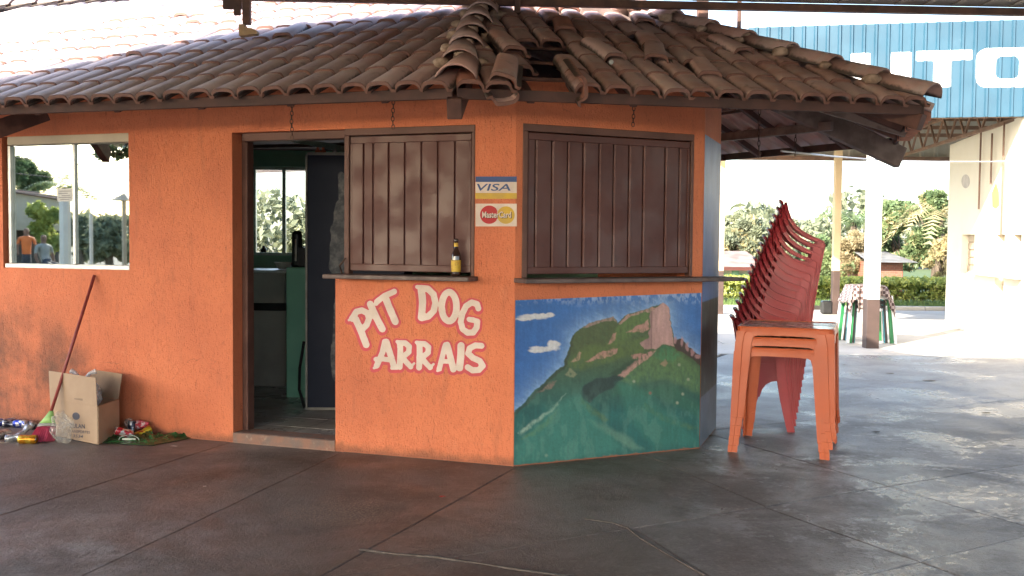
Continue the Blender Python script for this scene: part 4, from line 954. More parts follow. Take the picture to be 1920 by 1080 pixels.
fo = rr(cxo, cyo, hxo, hL*.53, hL*.33); fi = rr(cxo, cyo, hxo*.36, hL*.30, hL*.14)
lay(lambda x, y: np.minimum(fo(x, y), -fi(x, y)), cxo-hxo, cxo+hxo)
cxu = (fx_(1594)+fx_(1708))/2; hxu = (fx_(1708)-fx_(1594))/2
fo2 = rr(cxu, cyo+hL*.2, hxu, hL*.7, hL*.3); fi2 = rr(cxu, cyo+hL*.4, hxu*.34, hL*.62, hL*.14)
lay(lambda x, y: np.minimum(np.minimum(fo2(x, y), -fi2(x, y)), (ly1-hL*.02)-y), cxu-hxu, cxu+hxu)
# inner frame, far fascia, trusses, posts
M_PURL = mat('orange_brown_steel', (.20, .11, .07), (.13, .075, .05), 5, rough=.6)
M_TIN = mat('dull_tin_sheet', (.42, .39, .33), (.34, .31, .26), 1.5, rough=.5, metal=.25, dirt=[((.25, .2, .14), 4, .55, .8, .4)])
zb_ = fz0_
ga = V((2.5, 21.6, zb_)); corr(ga, X, Z, 13, 1.25, V((0, -1, 0)), M_TIN, 'far_fascia_sheet', st, .3, .02)
bm = BM(); abox(bm, 2.5, 15.5, 21.45, 21.56, zb_-.0, zb_+.09); obj('far_beam', bm, M_PURL, st)
bm = BM(); p0 = A+fe*0-fn*.1; bar(bm, p0+Z*.04, p0+fe*FL+Z*.04, .06, .08); obj('front_beam', bm, M_PURL, st)
vs = [A-fn*.05+Z*.55, A+fe*FL-fn*.05+Z*.55, V((15.5, 21.6, zb_+1.0)), V((2.5, 21.6, zb_+1.0))]
pobj('roof_sheet', vs+[v+Z*.05 for v in vs], [(3, 2, 1, 0), (4, 5, 6, 7), (0, 1, 5, 4), (1, 2, 6, 5), (2, 3, 7, 6), (3, 0, 4, 7)], M_TIN, st)
for k in range(5):
    yy = 15.6+k*1.35; bm = BM(); bar(bm, (3.0, yy, zb_+.48), (15, yy-.3, zb_+.48), .05, .07); obj('purlin', bm, M_PURL, st)
def truss(a, b, hh, n_, name='truss'):
    bm = BM(); a, b = V(a), V(b); bar(bm, a, b, .05, .05); bar(bm, a+Z*hh, b+Z*hh, .05, .05)
    for k in range(n_):
        p = a.lerp(b, k/n_); q = a.lerp(b, (k+.5)/n_)+Z*hh; r_ = a.lerp(b, (k+1)/n_); bar(bm, p, q, .03, .03, Y); bar(bm, q, r_, .03, .03, Y)
    return obj(name, bm, M_PURL, st)
truss((7.9, 21.3, zb_+.02), (7.1, 14.3, zb_+.02), .42, 9); truss((4.5, 21.3, zb_+.02), (4.3, 14.8, zb_+.02), .42, 9)
M_POSTC = mat('cream_post_paint', (.66, .50, .30), (.6, .45, .27), 2, rough=.6); M_POSTW = mat('white_post_paint', (.78, .74, .66), (.7, .66, .6), 3, rough=.6); M_POSTB = mat('brown_post_paint', (.075, .046, .037), (.055, .034, .028), 4, rough=.6, dirt=[((.2, .17, .15), 12, .68, .8, .5)])
def post(px, wpx, ysplit, ybot, y, mtop):
    x = AT(px, ybot, y).x; ww = wpx/FPX*y/2; zs = AT(px, ysplit, y).z
    bm = BM(); abox(bm, x-ww, x+ww, y-ww, y+ww, -.03, zs, .006); lo_ = obj('post', bm, M_POSTB, st)
    bm = BM(); abox(bm, x-ww+.002, x+ww-.002, y-ww+.002, y+ww-.002, zs, zb_+.3, .006); obj('post_upper', bm, mtop, lo_)
post(1632, 24, 561, 648, 13.9, M_POSTW); post(1565, 13, 508, 585, 20.6, M_POSTC); post(1350, 10, 508, 592, 20.4, M_POSTC)
cb = thing('power_cable', 'thin pale cable strung from under the kiosk roof to the white station wall', 'cable')
bm = BM(); pts = [(1465, 283, 8.3), (1560, 293, 9.6), (1660, 301, 11.2), (1760, 303, 12.5), (1860, 303, 13.6), (1925, 302, 13.9)]; tube(bm, [AT(*p) for p in pts], .009, 6); obj('cable', bm, mat('pale_cable', (.5, .5, .5), rough=.5), cb)
# ------------------------------------------------------------------ white station building on the right
M_CREAM = mat('cream_wall_paint', (.74, .68, .56), (.70, .63, .50), .8, rough=.7, bump=.15, dirt=[((.55, .46, .34), 2.5, .58, .85, .35)])
sb = thing('station_building', 'long cream station wall at the right with narrow openings', 'building')
na = V((6.97, 13.8, 0)); fa_ = V((7.8, 18.2, 0)); we = (fa_-na).normalized(); na = na-we*3.5; wn = V((-we.y, we.x, 0)); WL = (fa_-na).length
def suv(px, py):
    p = PLN(na, wn, px, py); return (p-na).dot(we), p.z
ops = []
for x0, x1, y0, y1 in ((1804, 1826, 440, 513), (1868, 1881, 440, 560), (1900, 1914, 440, 502)):
    a = suv(x1, y1); b = suv(x0, y0); ops.append((min(a[0], b[0]), max(a[0], b[0]), a[1], b[1]))
def wall_s(A, e, L, z0, z1, th, nrm, ops, m, par):
    global kiosk
    k_ = kiosk; kiosk = par
    try: return wall('wall', A, e, L, z0, z1, th, nrm, ops, m)
    finally: kiosk = k_
wall_s(na, we, WL, -.05, 3.2, .22, wn, ops, M_CREAM, sb)
bm = BM(); bar(bm, fa_+V((.11, .1, 1.6)), fa_+V((6, -1.2, 1.6)), .2, 3.2); obj('wall', bm, M_CREAM, sb)
bm = BM(); add_box(bm, na+we*(WL/2)+wn*-1.2+Z*1.6, we, wn, Z, WL-1, .1, 3.1); obj('inner_wall', bm, M_CREAM, sb)
for k, o_ in enumerate(ops):
    bm = BM(); u_ = (o_[0]+o_[1])/2; add_box(bm, na+we*u_-wn*.12+Z*((o_[2]+o_[3])/2), we, wn, Z, o_[1]-o_[0], .01, o_[3]-o_[2]); pn = obj('shutter_panel', bm, mat('tan_shutter', (.46, .36, .25), rough=.7), sb)
    for q in range(5):
        bm = BM(); add_box(bm, na+we*u_-wn*.105+Z*(o_[2]+(o_[3]-o_[2])*(q+.5)/5), we, wn, Z, o_[1]-o_[0]-.01, .014, (o_[3]-o_[2])/5-.02, .003); obj('slat', bm, mat('tan_slat', (.5, .4, .28), rough=.7) if q == 0 and k == 0 else bpy.data.materials['tan_slat'], pn)
a = suv(1870, 515); bm = BM(); add_box(bm, na+we*a[0]+wn*.06+Z*(suv(1860, 515)[1]), we, wn, Z, 2.4, .12, .04, .005); obj('sill', bm, M_CREAM, sb)
# faded painted emblems on the wall
M_FADE = mat('faded_grey_paint', (.52, .47, .42), rough=.8); M_FADE2 = mat('faded_yellow_paint', (.62, .42, .12), (.5, .3, .1), 9, rough=.8)
def wpoly(name, pts, m): 
    P = [suv(*p) for p in pts]; return pobj(name, [na+we*u+Z*z+wn*.003 for u, z in P], [list(range(len(P)))], m, sb)
wpoly('painted_emblem', [(1811+8*cos(2*PI*k/20), 340+13*sin(2*PI*k/20)) for k in range(20)], M_FADE)
wpoly('painted_emblem', [(1868, 342), (1873, 360), (1874, 385), (1868, 392), (1861, 388), (1860, 362)], M_FADE2)
for k, (px, y0, y1) in enumerate(((1846, 238, 392), (1867, 250, 345), (1890, 228, 440))):
    a = suv(px, y0); b = suv(px, y1); bm = BM(); tube(bm, [na+we*a[0]+Z*a[1]+wn*.05, na+we*a[0]+Z*b[1]+wn*.05], .014, 6); obj('pipe', bm, M_PURL, sb)
# black case by the post
p = G(1549, 588); bm = BM(); w_ = 20/FPX*p.y; add_box(bm, p+Z*(.13), X, Y, Z, w_, .16, .27, .03); tag(obj('black_case', bm, M_BLACK), 'small black box standing on the paving left of the cream and brown post', 'box')

# ------------------------------------------------------------------ vegetation
def cloud(name, blobs, ls, m, parent=None, flat=1.0, jitter=.35, seed=1):
    r = np.random.default_rng(seed); C_ = []; 
    for (c, rad_, n_) in blobs:
        rad_ = np.array(rad_ if isinstance(rad_, (tuple, list)) else (rad_,)*3, float)
        d = r.normal(size=(n_, 3)); d /= np.linalg.norm(d, axis=1)[:, None]; rr_ = r.uniform(.35, 1, n_)**.5; p = np.array(c)+d*rr_[:, None]*rad_
        C_.append(p+r.normal(0, .05, p.shape)*rad_)
    P = np.concatenate(C_); n_ = len(P); a = r.normal(size=(n_, 3)); a /= np.linalg.norm(a, axis=1)[:, None]; b = r.normal(size=(n_, 3)); b = b-(b*a).sum(1)[:, None]*a; b /= np.linalg.norm(b, axis=1)[:, None]
    s = ls*r.uniform(.6, 1.4, n_)[:, None]; c = np.cross(a, b)
    vs = np.stack([P-a*s, P+b*s*.42+c*s*.15, P+a*s, P-b*s*.42+c*s*.15], 1).reshape(-1, 3); me = bpy.data.meshes.new(name)
    me.vertices.add(len(vs)); me.vertices.foreach_set('co', vs.ravel()); me.loops.add(n_*4); me.loops.foreach_set('vertex_index', np.arange(n_*4)); me.polygons.add(n_); me.polygons.foreach_set('loop_start', np.arange(n_)*4); me.polygons.foreach_set('loop_total', np.full(n_, 4)); me.update(); me.validate()
    return link(name, me, parent, m)
M_BARK = mat('bark', (.16, .12, .085), (.09, .07, .05), 6, rough=.9, bump=.5)
L1m = leafmat('green_leaves', (.12, .19, .09), (.24, .30, .13)); L2m = leafmat('olive_leaves', (.18, .21, .14), (.28, .30, .18)); L3m = leafmat('yellow_leaves', (.36, .32, .16), (.46, .38, .20)); L4m = leafmat('hedge_leaves', (.24, .31, .08), (.55, .56, .15)); L5m = leafmat('pale_dry_leaves', (.34, .28, .16), (.42, .34, .2))
def tree(px, ytop, ybase_hidden, y, wpx, label, m, n_=9000, ls=.16, seed=1, trunk=True, m2=None, cat='tree', group=None):
    top = AT(px, ytop, y); x = top.x; hgt = top.z; W_ = wpx/FPX*y/2; r = random.Random(seed)
    t = thing('tree', label, cat, (x, y, 0), 0, group)
    bm = BM(); hc = hgt*.45; tube(bm, [(0, 0, -.1), (.05, 0, hc*.5), (-.05, .05, hc)], [.16*hgt/5, .12*hgt/5, .08*hgt/5], 8)
    for k in range(7):
        a = r.uniform(0, 2*PI); e = (cos(a)*W_*.6, sin(a)*W_*.6, hc+r.uniform(.2, .5)*(hgt-hc)*1.2); tube(bm, [(0, 0, hc*r.uniform(.5, 1)), (e[0]*.5, e[1]*.5, (hc+e[2])/2), e], [.06*hgt/5, .04*hgt/5, .015*hgt/5], 6)
    obj('trunk', bm, M_BARK, t, True)
    bl = []; nb = 26
    for k in range(nb):
        a = r.uniform(0, 2*PI); q = r.uniform(0, 1); zz = hgt*.28+(hgt*.64)*q; rw = W_*(1-.55*abs(q-.4)**1.2)*r.uniform(.3, .9); br_ = W_*r.uniform(.16, .34)
        bl.append(((cos(a)*rw, sin(a)*rw*.8, zz), (br_, br_, br_*.75), n_//nb))
    cloud('crown', bl, ls, m, t, seed=seed)
    if m2: cloud('crown', [(b[0], tuple(v*1.05 for v in b[1]), n_//80) for b in bl[::3]], ls, m2, t, seed=seed+50)
    return t
tree(1392, 398, 0, 34, 84, 'dark spreading tree with bare limbs behind the white and green house', L2m, 9000, .15, 3, m2=L3m)
tree(1468, 412, 0, 40, 120, 'grey green tree just right of the dark tree behind the pink tiled house', L2m, 9000, .17, 4)
tree(1535, 440, 0, 31, 66, 'small green tree behind the top of the red chair stack', L1m, 6000, .13, 5)
tree(1610, 432, 0, 29, 78, 'pale dry leaved tree between the cream post and the white post', L5m, 7000, .12, 6, m2=L1m)
tree(1690, 372, 0, 31, 110, 'large leafy tree above the low brick building', L1m, 14000, .15, 7, m2=L3m)
tree(1752, 352, 0, 29, 90, 'tall tree with yellow dead fronds beside the cream wall', L1m, 12000, .15, 8, m2=L3m)
tree(1770, 440, 0, 27, 60, 'sunlit pale shrub at the foot of the cream wall end', L3m, 5000, .1, 9, cat='shrub', m2=L5m)
def palm(px, ytop, y, label, fr=14, ln=1.6, m=L1m, dz=.0, seed=2, droop=.6):
    top = AT(px, ytop, y); r = random.Random(seed); t = thing('palm_tree', label, 'palm', (top.x, y, 0)); bm = BM(); hz = top.z-.4
    tube(bm, [(0, 0, -.1), (.06, 0, hz*.5), (0, 0, hz)], [.16, .12, .1], 8); obj('trunk', bm, M_BARK, t, True)
    for k in range(fr):
        a = 2*PI*k/fr+r.uniform(-.2, .2); el = r.uniform(.1, 1.1); pts = []; vs = []; fs = []
        for q in range(9):
            s = q/8*ln; pts.append(V((cos(a)*s*cos(el), sin(a)*s*cos(el), hz+s*sin(el)-droop*s*s*.5)))
        side_ = V((-sin(a), cos(a), 0))
        for q in range(8):
            for e in (-1, 1):
                for h_ in (0, .5):
                    p = pts[q].lerp(pts[q+1], h_); wv = .34*ln/1.6*(1-abs(q/8-.4)*1.1); b_ = len(vs); tip = p+side_*e*wv+V((cos(a), sin(a), 0))*.18-Z*.16*r.uniform(.5, 1.3); vs += [p, p+(pts[q+1]-pts[q])*.3, tip]; fs.append((b_, b_+1, b_+2))
        pobj('frond', vs, fs, m, t)
    return t
palm(1601, 395, 34, 'small green palm seen between the two posts'); 
palm(1762, 372, 28.6, 'yellowing dead fronds of a palm hanging beside the cream wall', 12, 1.7, L3m, seed=5, droop=1.1)
# hedge
hd = thing('hedge', 'clipped green hedge with sunlit yellow top running behind the grass strip', 'hedge', (0, 0, 0))
hz = AT(1700, 520, 24.9).z; bl = []
for k in range(90):
    x = 1.5+k*.16; bl.append(((x, 25.2, hz*.78), (.2, .5, hz*.22), 330)); bl.append(((x, 25.2, hz*.38), (.2, .42, hz*.36), 130))
cloud('foliage', bl, .055, L4m, hd, seed=11)
bm = BM()
for k in range(60): x = 1.6+k*.24; tube(bm, [(x, 25.2, -.02), (x+random.uniform(-.08, .08), 25.1, hz*.5), (x+random.uniform(-.15, .15), 25.15, hz*.85)], [.02, .015, .008], 5)
obj('stems', bm, M_BARK, hd)['kind'] = 'stuff'
# houses beyond
M_HW = mat('white_house_wall', (.62, .64, .6), rough=.7); M_HG = mat('pale_green_paint', (.25, .50, .38), rough=.6); M_PR = mat('pink_roof_tiles', (.52, .30, .25), (.6, .5, .45), 2, rough=.8)
hs = thing('house', 'low white and pale green house with pink tiled roof left of the red chairs', 'house'); yH = 29
a = AT(1330, 553, yH); b = AT(1416, 500, yH)
bm = BM(); abox(bm, a.x-2, b.x, yH, yH+5, -.1, b.z); obj('wall', bm, M_HW, hs)
c = AT(1378, 500, yH); bm = BM(); abox(bm, c.x-.09, c.x+.09, yH-.12, yH-.02, -.1, b.z); obj('pillar', bm, M_HG, hs)
bm = BM(); r0 = AT(1330, 470, yH+3); vs = [bm.verts.new(p) for p in (V((a.x-2.3, yH-.5, b.z-.02)), V((b.x+.3, yH-.5, b.z-.02)), V((b.x+.3, yH+2.5, r0.z)), V((a.x-2.3, yH+2.5, r0.z)), V((a.x-2.3, yH+5.5, b.z)), V((b.x+.3, yH+5.5, b.z)))]
bm.faces.new((vs[0], vs[1], vs[2], vs[3])); bm.faces.new((vs[3], vs[2], vs[5], vs[4])); bmesh.ops.solidify(bm, geom=bm.faces[:], thickness=.08); obj('roof', bm, M_PR, hs)
bm = BM(); abox(bm, a.x-2.3, b.x+.3, yH-.55, yH-.49, b.z-.1, b.z+.0); obj('eave_board', bm, M_BROWN, hs)
bm = BM(); abox(bm, b.x-1.0, b.x-.2, yH-.03, yH-.005, .1, b.z-.2); obj('window', bm, M_HG, hs)
hs = thing('brick_house', 'low red brick building with grey fibre roof behind the hedge', 'house'); yH = 27.5
a = AT(1640, 540, yH); b = AT(1693, 492, yH); bm = BM(); abox(bm, a.x, b.x, yH, yH+3, -.1, b.z)
m_, t_, p_ = base('brick_wall'); bt = nd(t_, 'ShaderNodeTexBrick'); bt.inputs['Scale'].default_value = 4; bt.inputs['Color1'].default_value = (.36, .13, .08, 1); bt.inputs['Color2'].default_value = (.28, .1, .07, 1); bt.inputs['Mortar'].default_value = (.3, .2, .16, 1)
mp_ = nd(t_, 'ShaderNodeMapping'); mp_.inputs['Rotation'].default_value = (PI/2, 0, 0); t_.links.new(nd(t_, 'ShaderNodeNewGeometry').outputs['Position'], mp_.inputs[0]); t_.links.new(mp_.outputs[0], bt.inputs[0]); t_.links.new(bt.outputs[0], p_.inputs['Base Color'])
obj('wall', bm, m_, hs); r0 = AT(1640, 472, yH+1.2)
bm = BM(); vs = [bm.verts.new(p) for p in (V((a.x-.3, yH-.35, b.z)), V((b.x+.3, yH-.35, b.z)), V((b.x+.1, yH+1.5, r0.z)), V((a.x-.1, yH+1.5, r0.z)))]; bm.faces.new(vs); bmesh.ops.solidify(bm, geom=bm.faces[:], thickness=.05); obj('roof', bm, mat('grey_fibre_roof', (.42, .41, .39), (.3, .29, .27), 3, rough=.8), hs)

# far wood masses closing the horizon all round
def wood(name, label, pts, hmin, hmax, m, seed, ls=.5, n_=700):
    r = random.Random(seed); bl = []
    for (x0, y0), (x1, y1) in zip(pts, pts[1:]):
        L = math.hypot(x1-x0, y1-y0); k = 0
        while k < L:
            x = x0+(x1-x0)*k/L; y = y0+(y1-y0)*k/L; h_ = r.uniform(hmin, hmax); bl.append(((x, y, h_*.5), (2.6, 2.0, h_*.5), n_)); k += 3.2
    o = cloud(name, bl, ls, m, seed=seed); tag(o, label, 'wood', kind='stuff')
wood('far_wood', 'distant low belt of trees beyond the houses', [(-60, 62), (-10, 66), (40, 64), (80, 50)], 2.8, 5.2, L2m, 21, .35, 700)
wood('far_wood', 'low belt of trees across the street behind the photographer', [(-110, 20), (-100, -20), (-80, -60), (-20, -80), (50, -70)], 3.0, 6.0, L2m, 22, .6, 300)

# ------------------------------------------------------------------ things reflected in the kiosk window (across the side street)
PO = C0+n1*-.058
def RF(px, py, dist):
    d = ray(px, py).normalized(); t0 = (PO-O).dot(n1)/d.dot(n1); p = O+d*t0; r = d-n1*(2*d.dot(n1)); return p+r*(dist-t0)
def rdir(px): 
    r = RF(px, 450, 30)-RF(px, 450, 25); r.z = 0; return r.normalized()
hp = RF(68, 450, 46); rd = rdir(68); rs = V((rd.y, -rd.x, 0)); rs = rs if (RF(100, 450, 46)-RF(40, 450, 46)).dot(rs) > 0 else -rs
hh = thing('street_house', 'beige gabled house across the side street, seen in the window reflection', 'house')
w0 = RF(-30, 450, 46); w1_ = RF(112, 450, 46); zA = RF(45, 362, 46).z; zE_ = RF(105, 375, 46).z
mid = (w0+w1_)/2
def quadw(name, P, m, par, th=.1):
    bm = BM(); f = [bm.verts.new(p) for p in P]; b = [bm.verts.new(V(p)+rd*th) for p in P]; n_ = len(P); bm.faces.new(f); bm.faces.new(b[::-1])
    for i in range(n_): bm.faces.new((f[i], f[(i+1) % n_], b[(i+1) % n_], b[i]))
    return obj(name, bm, m, par)
flat_ = lambda p, z: V((p.x, p.y, z))
zm = RF(80, 432, 46).z
quadw('wall', [flat_(w0, zm), flat_(w1_, zm), flat_(w1_, zE_), flat_(w0.lerp(w1_, .38), zA), flat_(w0, zE_)], M_BEIGE, hh, 4)
quadw('porch_wall', [flat_(w0, 0), flat_(w1_, 0), flat_(w1_, zm), flat_(w0, zm)], mat('dark_porch', (.09, .08, .07), rough=.8), hh, .2).location = rd*1.5
rp = w0.lerp(w1_, .38); 
quadw('roof', [flat_(w0-rs*.3, zE_), flat_(rp, zA+.02), flat_(w1_+rs*.3, zE_), flat_(w1_+rs*.3, zE_+.12), flat_(rp, zA+.16), flat_(w0-rs*.3, zE_+.12)], M_PR, hh, 4.4).location = -rd*.2
def rtree(px, ytop, dist, wpx, label, m, seed, n_=5000, ls=.2, name='tree'):
    p = RF(px, ytop, dist); t = thing(name, label, 'tree', (p.x, p.y, 0)); W_ = wpx/FPX*dist/2; hg = p.z; r = random.Random(seed)
    bm = BM(); tube(bm, [(0, 0, -.1), (0, .05, hg*.6)], [.18, .1], 8); obj('trunk', bm, M_BARK, t)
    cloud('crown', [((r.uniform(-1, 1)*W_*.7, r.uniform(-1, 1)*W_*.7, hg*(.35+.6*r.random()*.9)), W_*.38, n_//18) for k in range(18)], ls, m, t, seed=seed)
rtree(45, 285, 60, 62, 'tall dark tree behind the beige house across the side street', L1m, 31, 8000, .3)
rtree(80, 372, 44, 56, 'yellow green bush in front of the beige house across the side street', L4m, 32, 4000, .14)
rtree(150, 405, 42, 60, 'dark garden shrub right of the beige house across the side street', L2m, 33, 4000, .16)
rtree(205, 400, 38, 80, 'flowering hedge tree left of the twin poles across the side street', L2m, 34, 6000, .15)
p = RF(122, 335, 50); t = palm(960, 400, 5, 'palm leaning out beside the beige house across the side street', 12, 2.2, L1m, seed=9); t.location = (p.x, p.y, p.z-2.6 if p.z > 2.6 else 0)
t.location.z = p.z-(AT(960, 400, 5).z); 
for k, (y0, y1) in enumerate(((290, 307), (322, 331), (352, 362), (357, 366))):
    a = RF(-40, y0-6, 30); b = RF(300, y1+6, 30); bm = BM(); tube(bm, [a.lerp(b, q/8)-Z*(.12*sin(PI*q/8)) for q in range(9)], .012, 5); tag(obj('overhead_wire', bm, M_BLACK), ['topmost', 'second', 'third', 'lowest'][k]+' of the four overhead wires along the side street', 'wire', 'overhead wires along the side street')
for px, lb, wd in ((232, 'taller thin pole with pointed cap across the side street', .05), (122, 'pale concrete pole beside the beige house across the side street', .12), (170, 'slim pale pole in front of the shrubs across the side street', .04)):
    a = RF(px, {232: 372, 122: 375, 170: 400}[px], 24); bm = BM(); tube(bm, [(a.x, a.y, -.05), (a.x, a.y, a.z)], wd, 8)
    if px == 232: lathe(bm, [(.28, 0), (.02, .16)], 10, (a.x, a.y, a.z-.05))
    tag(obj('pole', bm, M_POSTW if px != 232 else M_BEIGE), lb, 'pole')
p = RF(222, 292, 10); br = thing('hanging_branch', 'dark leafy branch hanging near the left kiosk window, seen reflected in its glass', 'branch', tuple(p)); cloud('leaves', [((rs.x*k*.05, rs.y*k*.05, random.uniform(-.05, .05)), .06, 14) for k in range(-3, 4)], .05, L1m, br, seed=41)
bm = BM(); tube(bm, [(-.0, 0, 0), (.1, -.3, .5), (.2, -.5, 1.5)], .012, 5); obj('twig', bm, M_BARK, br)
# two people far across the street
def person(loc, rz, label, shirt, seated=False):
    t = thing('person', label, 'person', tuple(loc), rz)
    J = {'pel': (0, 0, .95), 'sp': (0, 0, 1.15), 'ch': (0, 0, 1.36), 'nk': (0, 0, 1.5), 'hd': (0, .01, 1.60), 'ht': (0, .01, 1.72), 'ls': (-.19, 0, 1.42), 'le': (-.25, .03, 1.15), 'lh': (-.22, .14, .92), 'rs': (.19, 0, 1.42), 're': (.25, .03, 1.15), 'rh': (.22, .14, .92),
         'lk': (-.11, .03, .5), 'lf': (-.12, 0, .06), 'lt': (-.12, .14, .03), 'rk': (.11, .03, .5), 'rf': (.12, 0, .06), 'rt': (.12, .14, .03)}
    if seated: J.update({k: (v[0], v[1], v[2]-.45) for k, v in J.items() if k in ('pel', 'sp', 'ch', 'nk', 'hd', 'ht', 'ls', 'le', 'lh', 'rs', 're', 'rh')}); J.update({'lk': (-.12, .42, .5), 'lf': (-.12, .42, .06), 'lt': (-.12, .56, .03), 'rk': (.12, .42, .5), 'rf': (.12, .42, .06), 'rt': (.12, .56, .03)})
    Ed = [('pel', 'sp'), ('sp', 'ch'), ('ch', 'nk'), ('nk', 'hd'), ('hd', 'ht'), ('ch', 'ls'), ('ls', 'le'), ('le', 'lh'), ('ch', 'rs'), ('rs', 're'), ('re', 'rh'), ('pel', 'lk'), ('lk', 'lf'), ('lf', 'lt'), ('pel', 'rk'), ('rk', 'rf'), ('rf', 'rt')]
    R_ = dict(pel=.15, sp=.13, ch=.15, nk=.055, hd=.095, ht=.08, ls=.07, le=.045, lh=.035, rs=.07, re=.045, rh=.035, lk=.07, lf=.045, lt=.04, rk=.07, rf=.045, rt=.04)
    ks = list(J); me = bpy.data.meshes.new('body'); me.from_pydata([J[k] for k in ks], [(ks.index(a), ks.index(b)) for a, b in Ed], []); o = link('body', me, t)
    md = o.modifiers.new('s', 'SKIN'); md.use_smooth_shade = True
    for k, sv_ in zip(ks, me.skin_vertices[0].data): sv_.radius = (R_[k], R_[k]*.8); sv_.use_root = k == 'pel'
    o.modifiers.new('d', 'SUBSURF').levels = 1
    dg = bpy.context.evaluated_depsgraph_get(); me2 = bpy.data.meshes.new_from_object(o.evaluated_get(dg)); o.modifiers.clear(); o.data = me2
    for m_ in (mat('skin', (.22, .12, .08)), shirt, mat('dark_trousers', (.04, .045, .06))): me2.materials.append(m_)
    for f in me2.polygons:
        z_ = f.center.z+(.45 if seated else 0); f.material_index = 0 if (z_ > 1.49 or (abs(f.center.x) > .2 and z_ < 1.25)) else (1 if z_ > .98 and not (seated and f.center.y > .15) else 2)
    return t
p = RF(50, 470, 33); person((p.x, p.y, -.03), math.atan2(rd.y, rd.x)+PI/2, 'person in an orange shirt standing across the side street, seen in the window reflection', mat('orange_shirt', (.75, .18, .04)))
p = RF(82, 470, 29); person((p.x, p.y, .22), math.atan2(rd.y, rd.x)+PI/2-.6, 'person in a grey shirt sitting across the side street, seen in the window reflection', mat('grey_shirt', (.3, .3, .27)), True)
bm = BM(); abox(bm, p.x-.25, p.x+.25, p.y-.25, p.y+.25, .0, .6, .02); tag(obj('stool', bm, M_BEIGE), 'low block stool under the seated person across the side street', 'stool')

# ------------------------------------------------------------------ inside the kiosk
def facebox(name, px0, px1, py0, py1, y, dep, m, par=None, bev=.004, zb=None):
    a = AT(px0, py1, y); b = AT(px1, py0, y); bm = BM(); abox(bm, a.x, b.x, y, y+dep, a.z if zb is None else zb, b.z, bev); return obj(name, bm, m, par)
M_NAVY = mat('dark_blue_cooler', (.012, .016, .034), (.016, .02, .038), 4, rough=.55, spec=.2, dirt=[((.12, .12, .13), 30, .66, .8, .4)])
ck = thing('drinks_cooler', 'tall dark blue drinks cooler with worn side print standing inside the doorway', 'cooler')
yc = 7.9; facebox('cabinet', 576, 760, 291, 765, yc, .6, M_NAVY, ck, .006); M_TRIM = mat('dull_trim', (.30, .28, .24), (.22, .2, .17), 12, rough=.6)
facebox('edge_trim', 572.5, 576, 290, 768, yc-.004, .02, M_TRIM, ck, 0); facebox('edge_trim', 576.2, 760, 287, 290.6, yc-.004, .02, M_TRIM, ck, 0); facebox('edge_trim', 576.2, 760, 765.5, 768.5, yc-.004, .02, M_TRIM, ck, 0)
for q in (590, 740): facebox('foot', q-8, q+8, 768.8, 778, yc+.05, .05, M_BLACK, ck, 0, zb=FZ)
m_, t_, p_ = base('worn_print'); ps = nd(t_, 'ShaderNodeNewGeometry').outputs['Position']; nz_ = noise(t_, ps, 13, 6, .65); t_.links.new(cmix(t_, mrange(t_, nz_, .35, .75), (.014, .018, .034), (.15, .15, .155)), p_.inputs['Base Color']); M_WORN = m_
BS = [(6, [(641, 330), (641, 372)]), (12, [(642, 385), (640, 400), (636, 430)]), (17, [(640, 430), (637, 500)]), (9, [(640, 540), (636, 600), (634, 650)]), (12, [(636, 650), (636, 705)])]
def bot(x, y): return strokes(x, y, [(w_*1.15, p) for w_, p in BS])+(fbm(x*.06, y*.06)-.5)*8
us = np.arange(596, 700, 2.); vs_ = np.arange(320, 725, 2.)
pr = sdf_mesh('worn_print', bot, us, vs_, lambda u, v: AT(u, v, yc)-Y*.002, M_WORN, ck)
bm = BM(); tube(bm, [AT(570, 640, 8.0), AT(562, 690, 7.98), AT(561, 730, 7.98), AT(572, 768, 7.98)], .012, 6); obj('power_cord', bm, M_BLACK, ck)
for px, lb, m_ in ((596, 'left small orange bottle on top of the drinks cooler', M_ORANGE), (606, 'right small orange bottle on top of the drinks cooler', M_ORANGE), (628, 'clear knob shaped jar on top of the drinks cooler', M_ALU)):
    a = AT(px, 287, yc+.15); a.z = AT(600, 288, yc).z+.002; bm = BM(); lathe(bm, [(.02, 0), (.022, .03), (.012, .045), (.01, .06)], 10, tuple(a)); tag(obj('bottle' if 'bottle' in lb else 'jar', bm, m_), lb, 'bottle' if 'bottle' in lb else 'jar')
M_GREEN2 = mat('green_counter_paint', (.24, .55, .38), (.2, .48, .33), 3, rough=.55)
ct = thing('inner_counter', 'green painted masonry counter block behind the doorway', 'counter')
facebox('block', 537, 600, 502, 754, 8.55, .5, M_GREEN2, ct, .006); facebox('skirting', 536.5, 600.5, 755, 790, 8.547, .51, M_BEIGE, ct, .003, zb=FZ)
cg = thing('kitchen_cabinet', 'low grey cabinet with dark band left of the green counter block', 'cabinet'); M_GC = mat('grey_cabinet', (.42, .39, .35), (.34, .31, .28), 3, rough=.6)
facebox('cabinet', 450, 534, 512, 568, 9.2, .6, M_GC, cg); facebox('dark_band', 450, 536, 568.5, 582, 9.185, .6, M_BLACK, cg); facebox('cabinet', 450, 536, 582.5, 742, 9.2, .6, M_GC, cg); facebox('plinth', 450, 533, 742.5, 760, 9.25, .5, M_BLACK, cg, 0, zb=FZ)
facebox('worktop', 448, 540, 507, 511.6, 9.17, .66, M_ALU, cg)
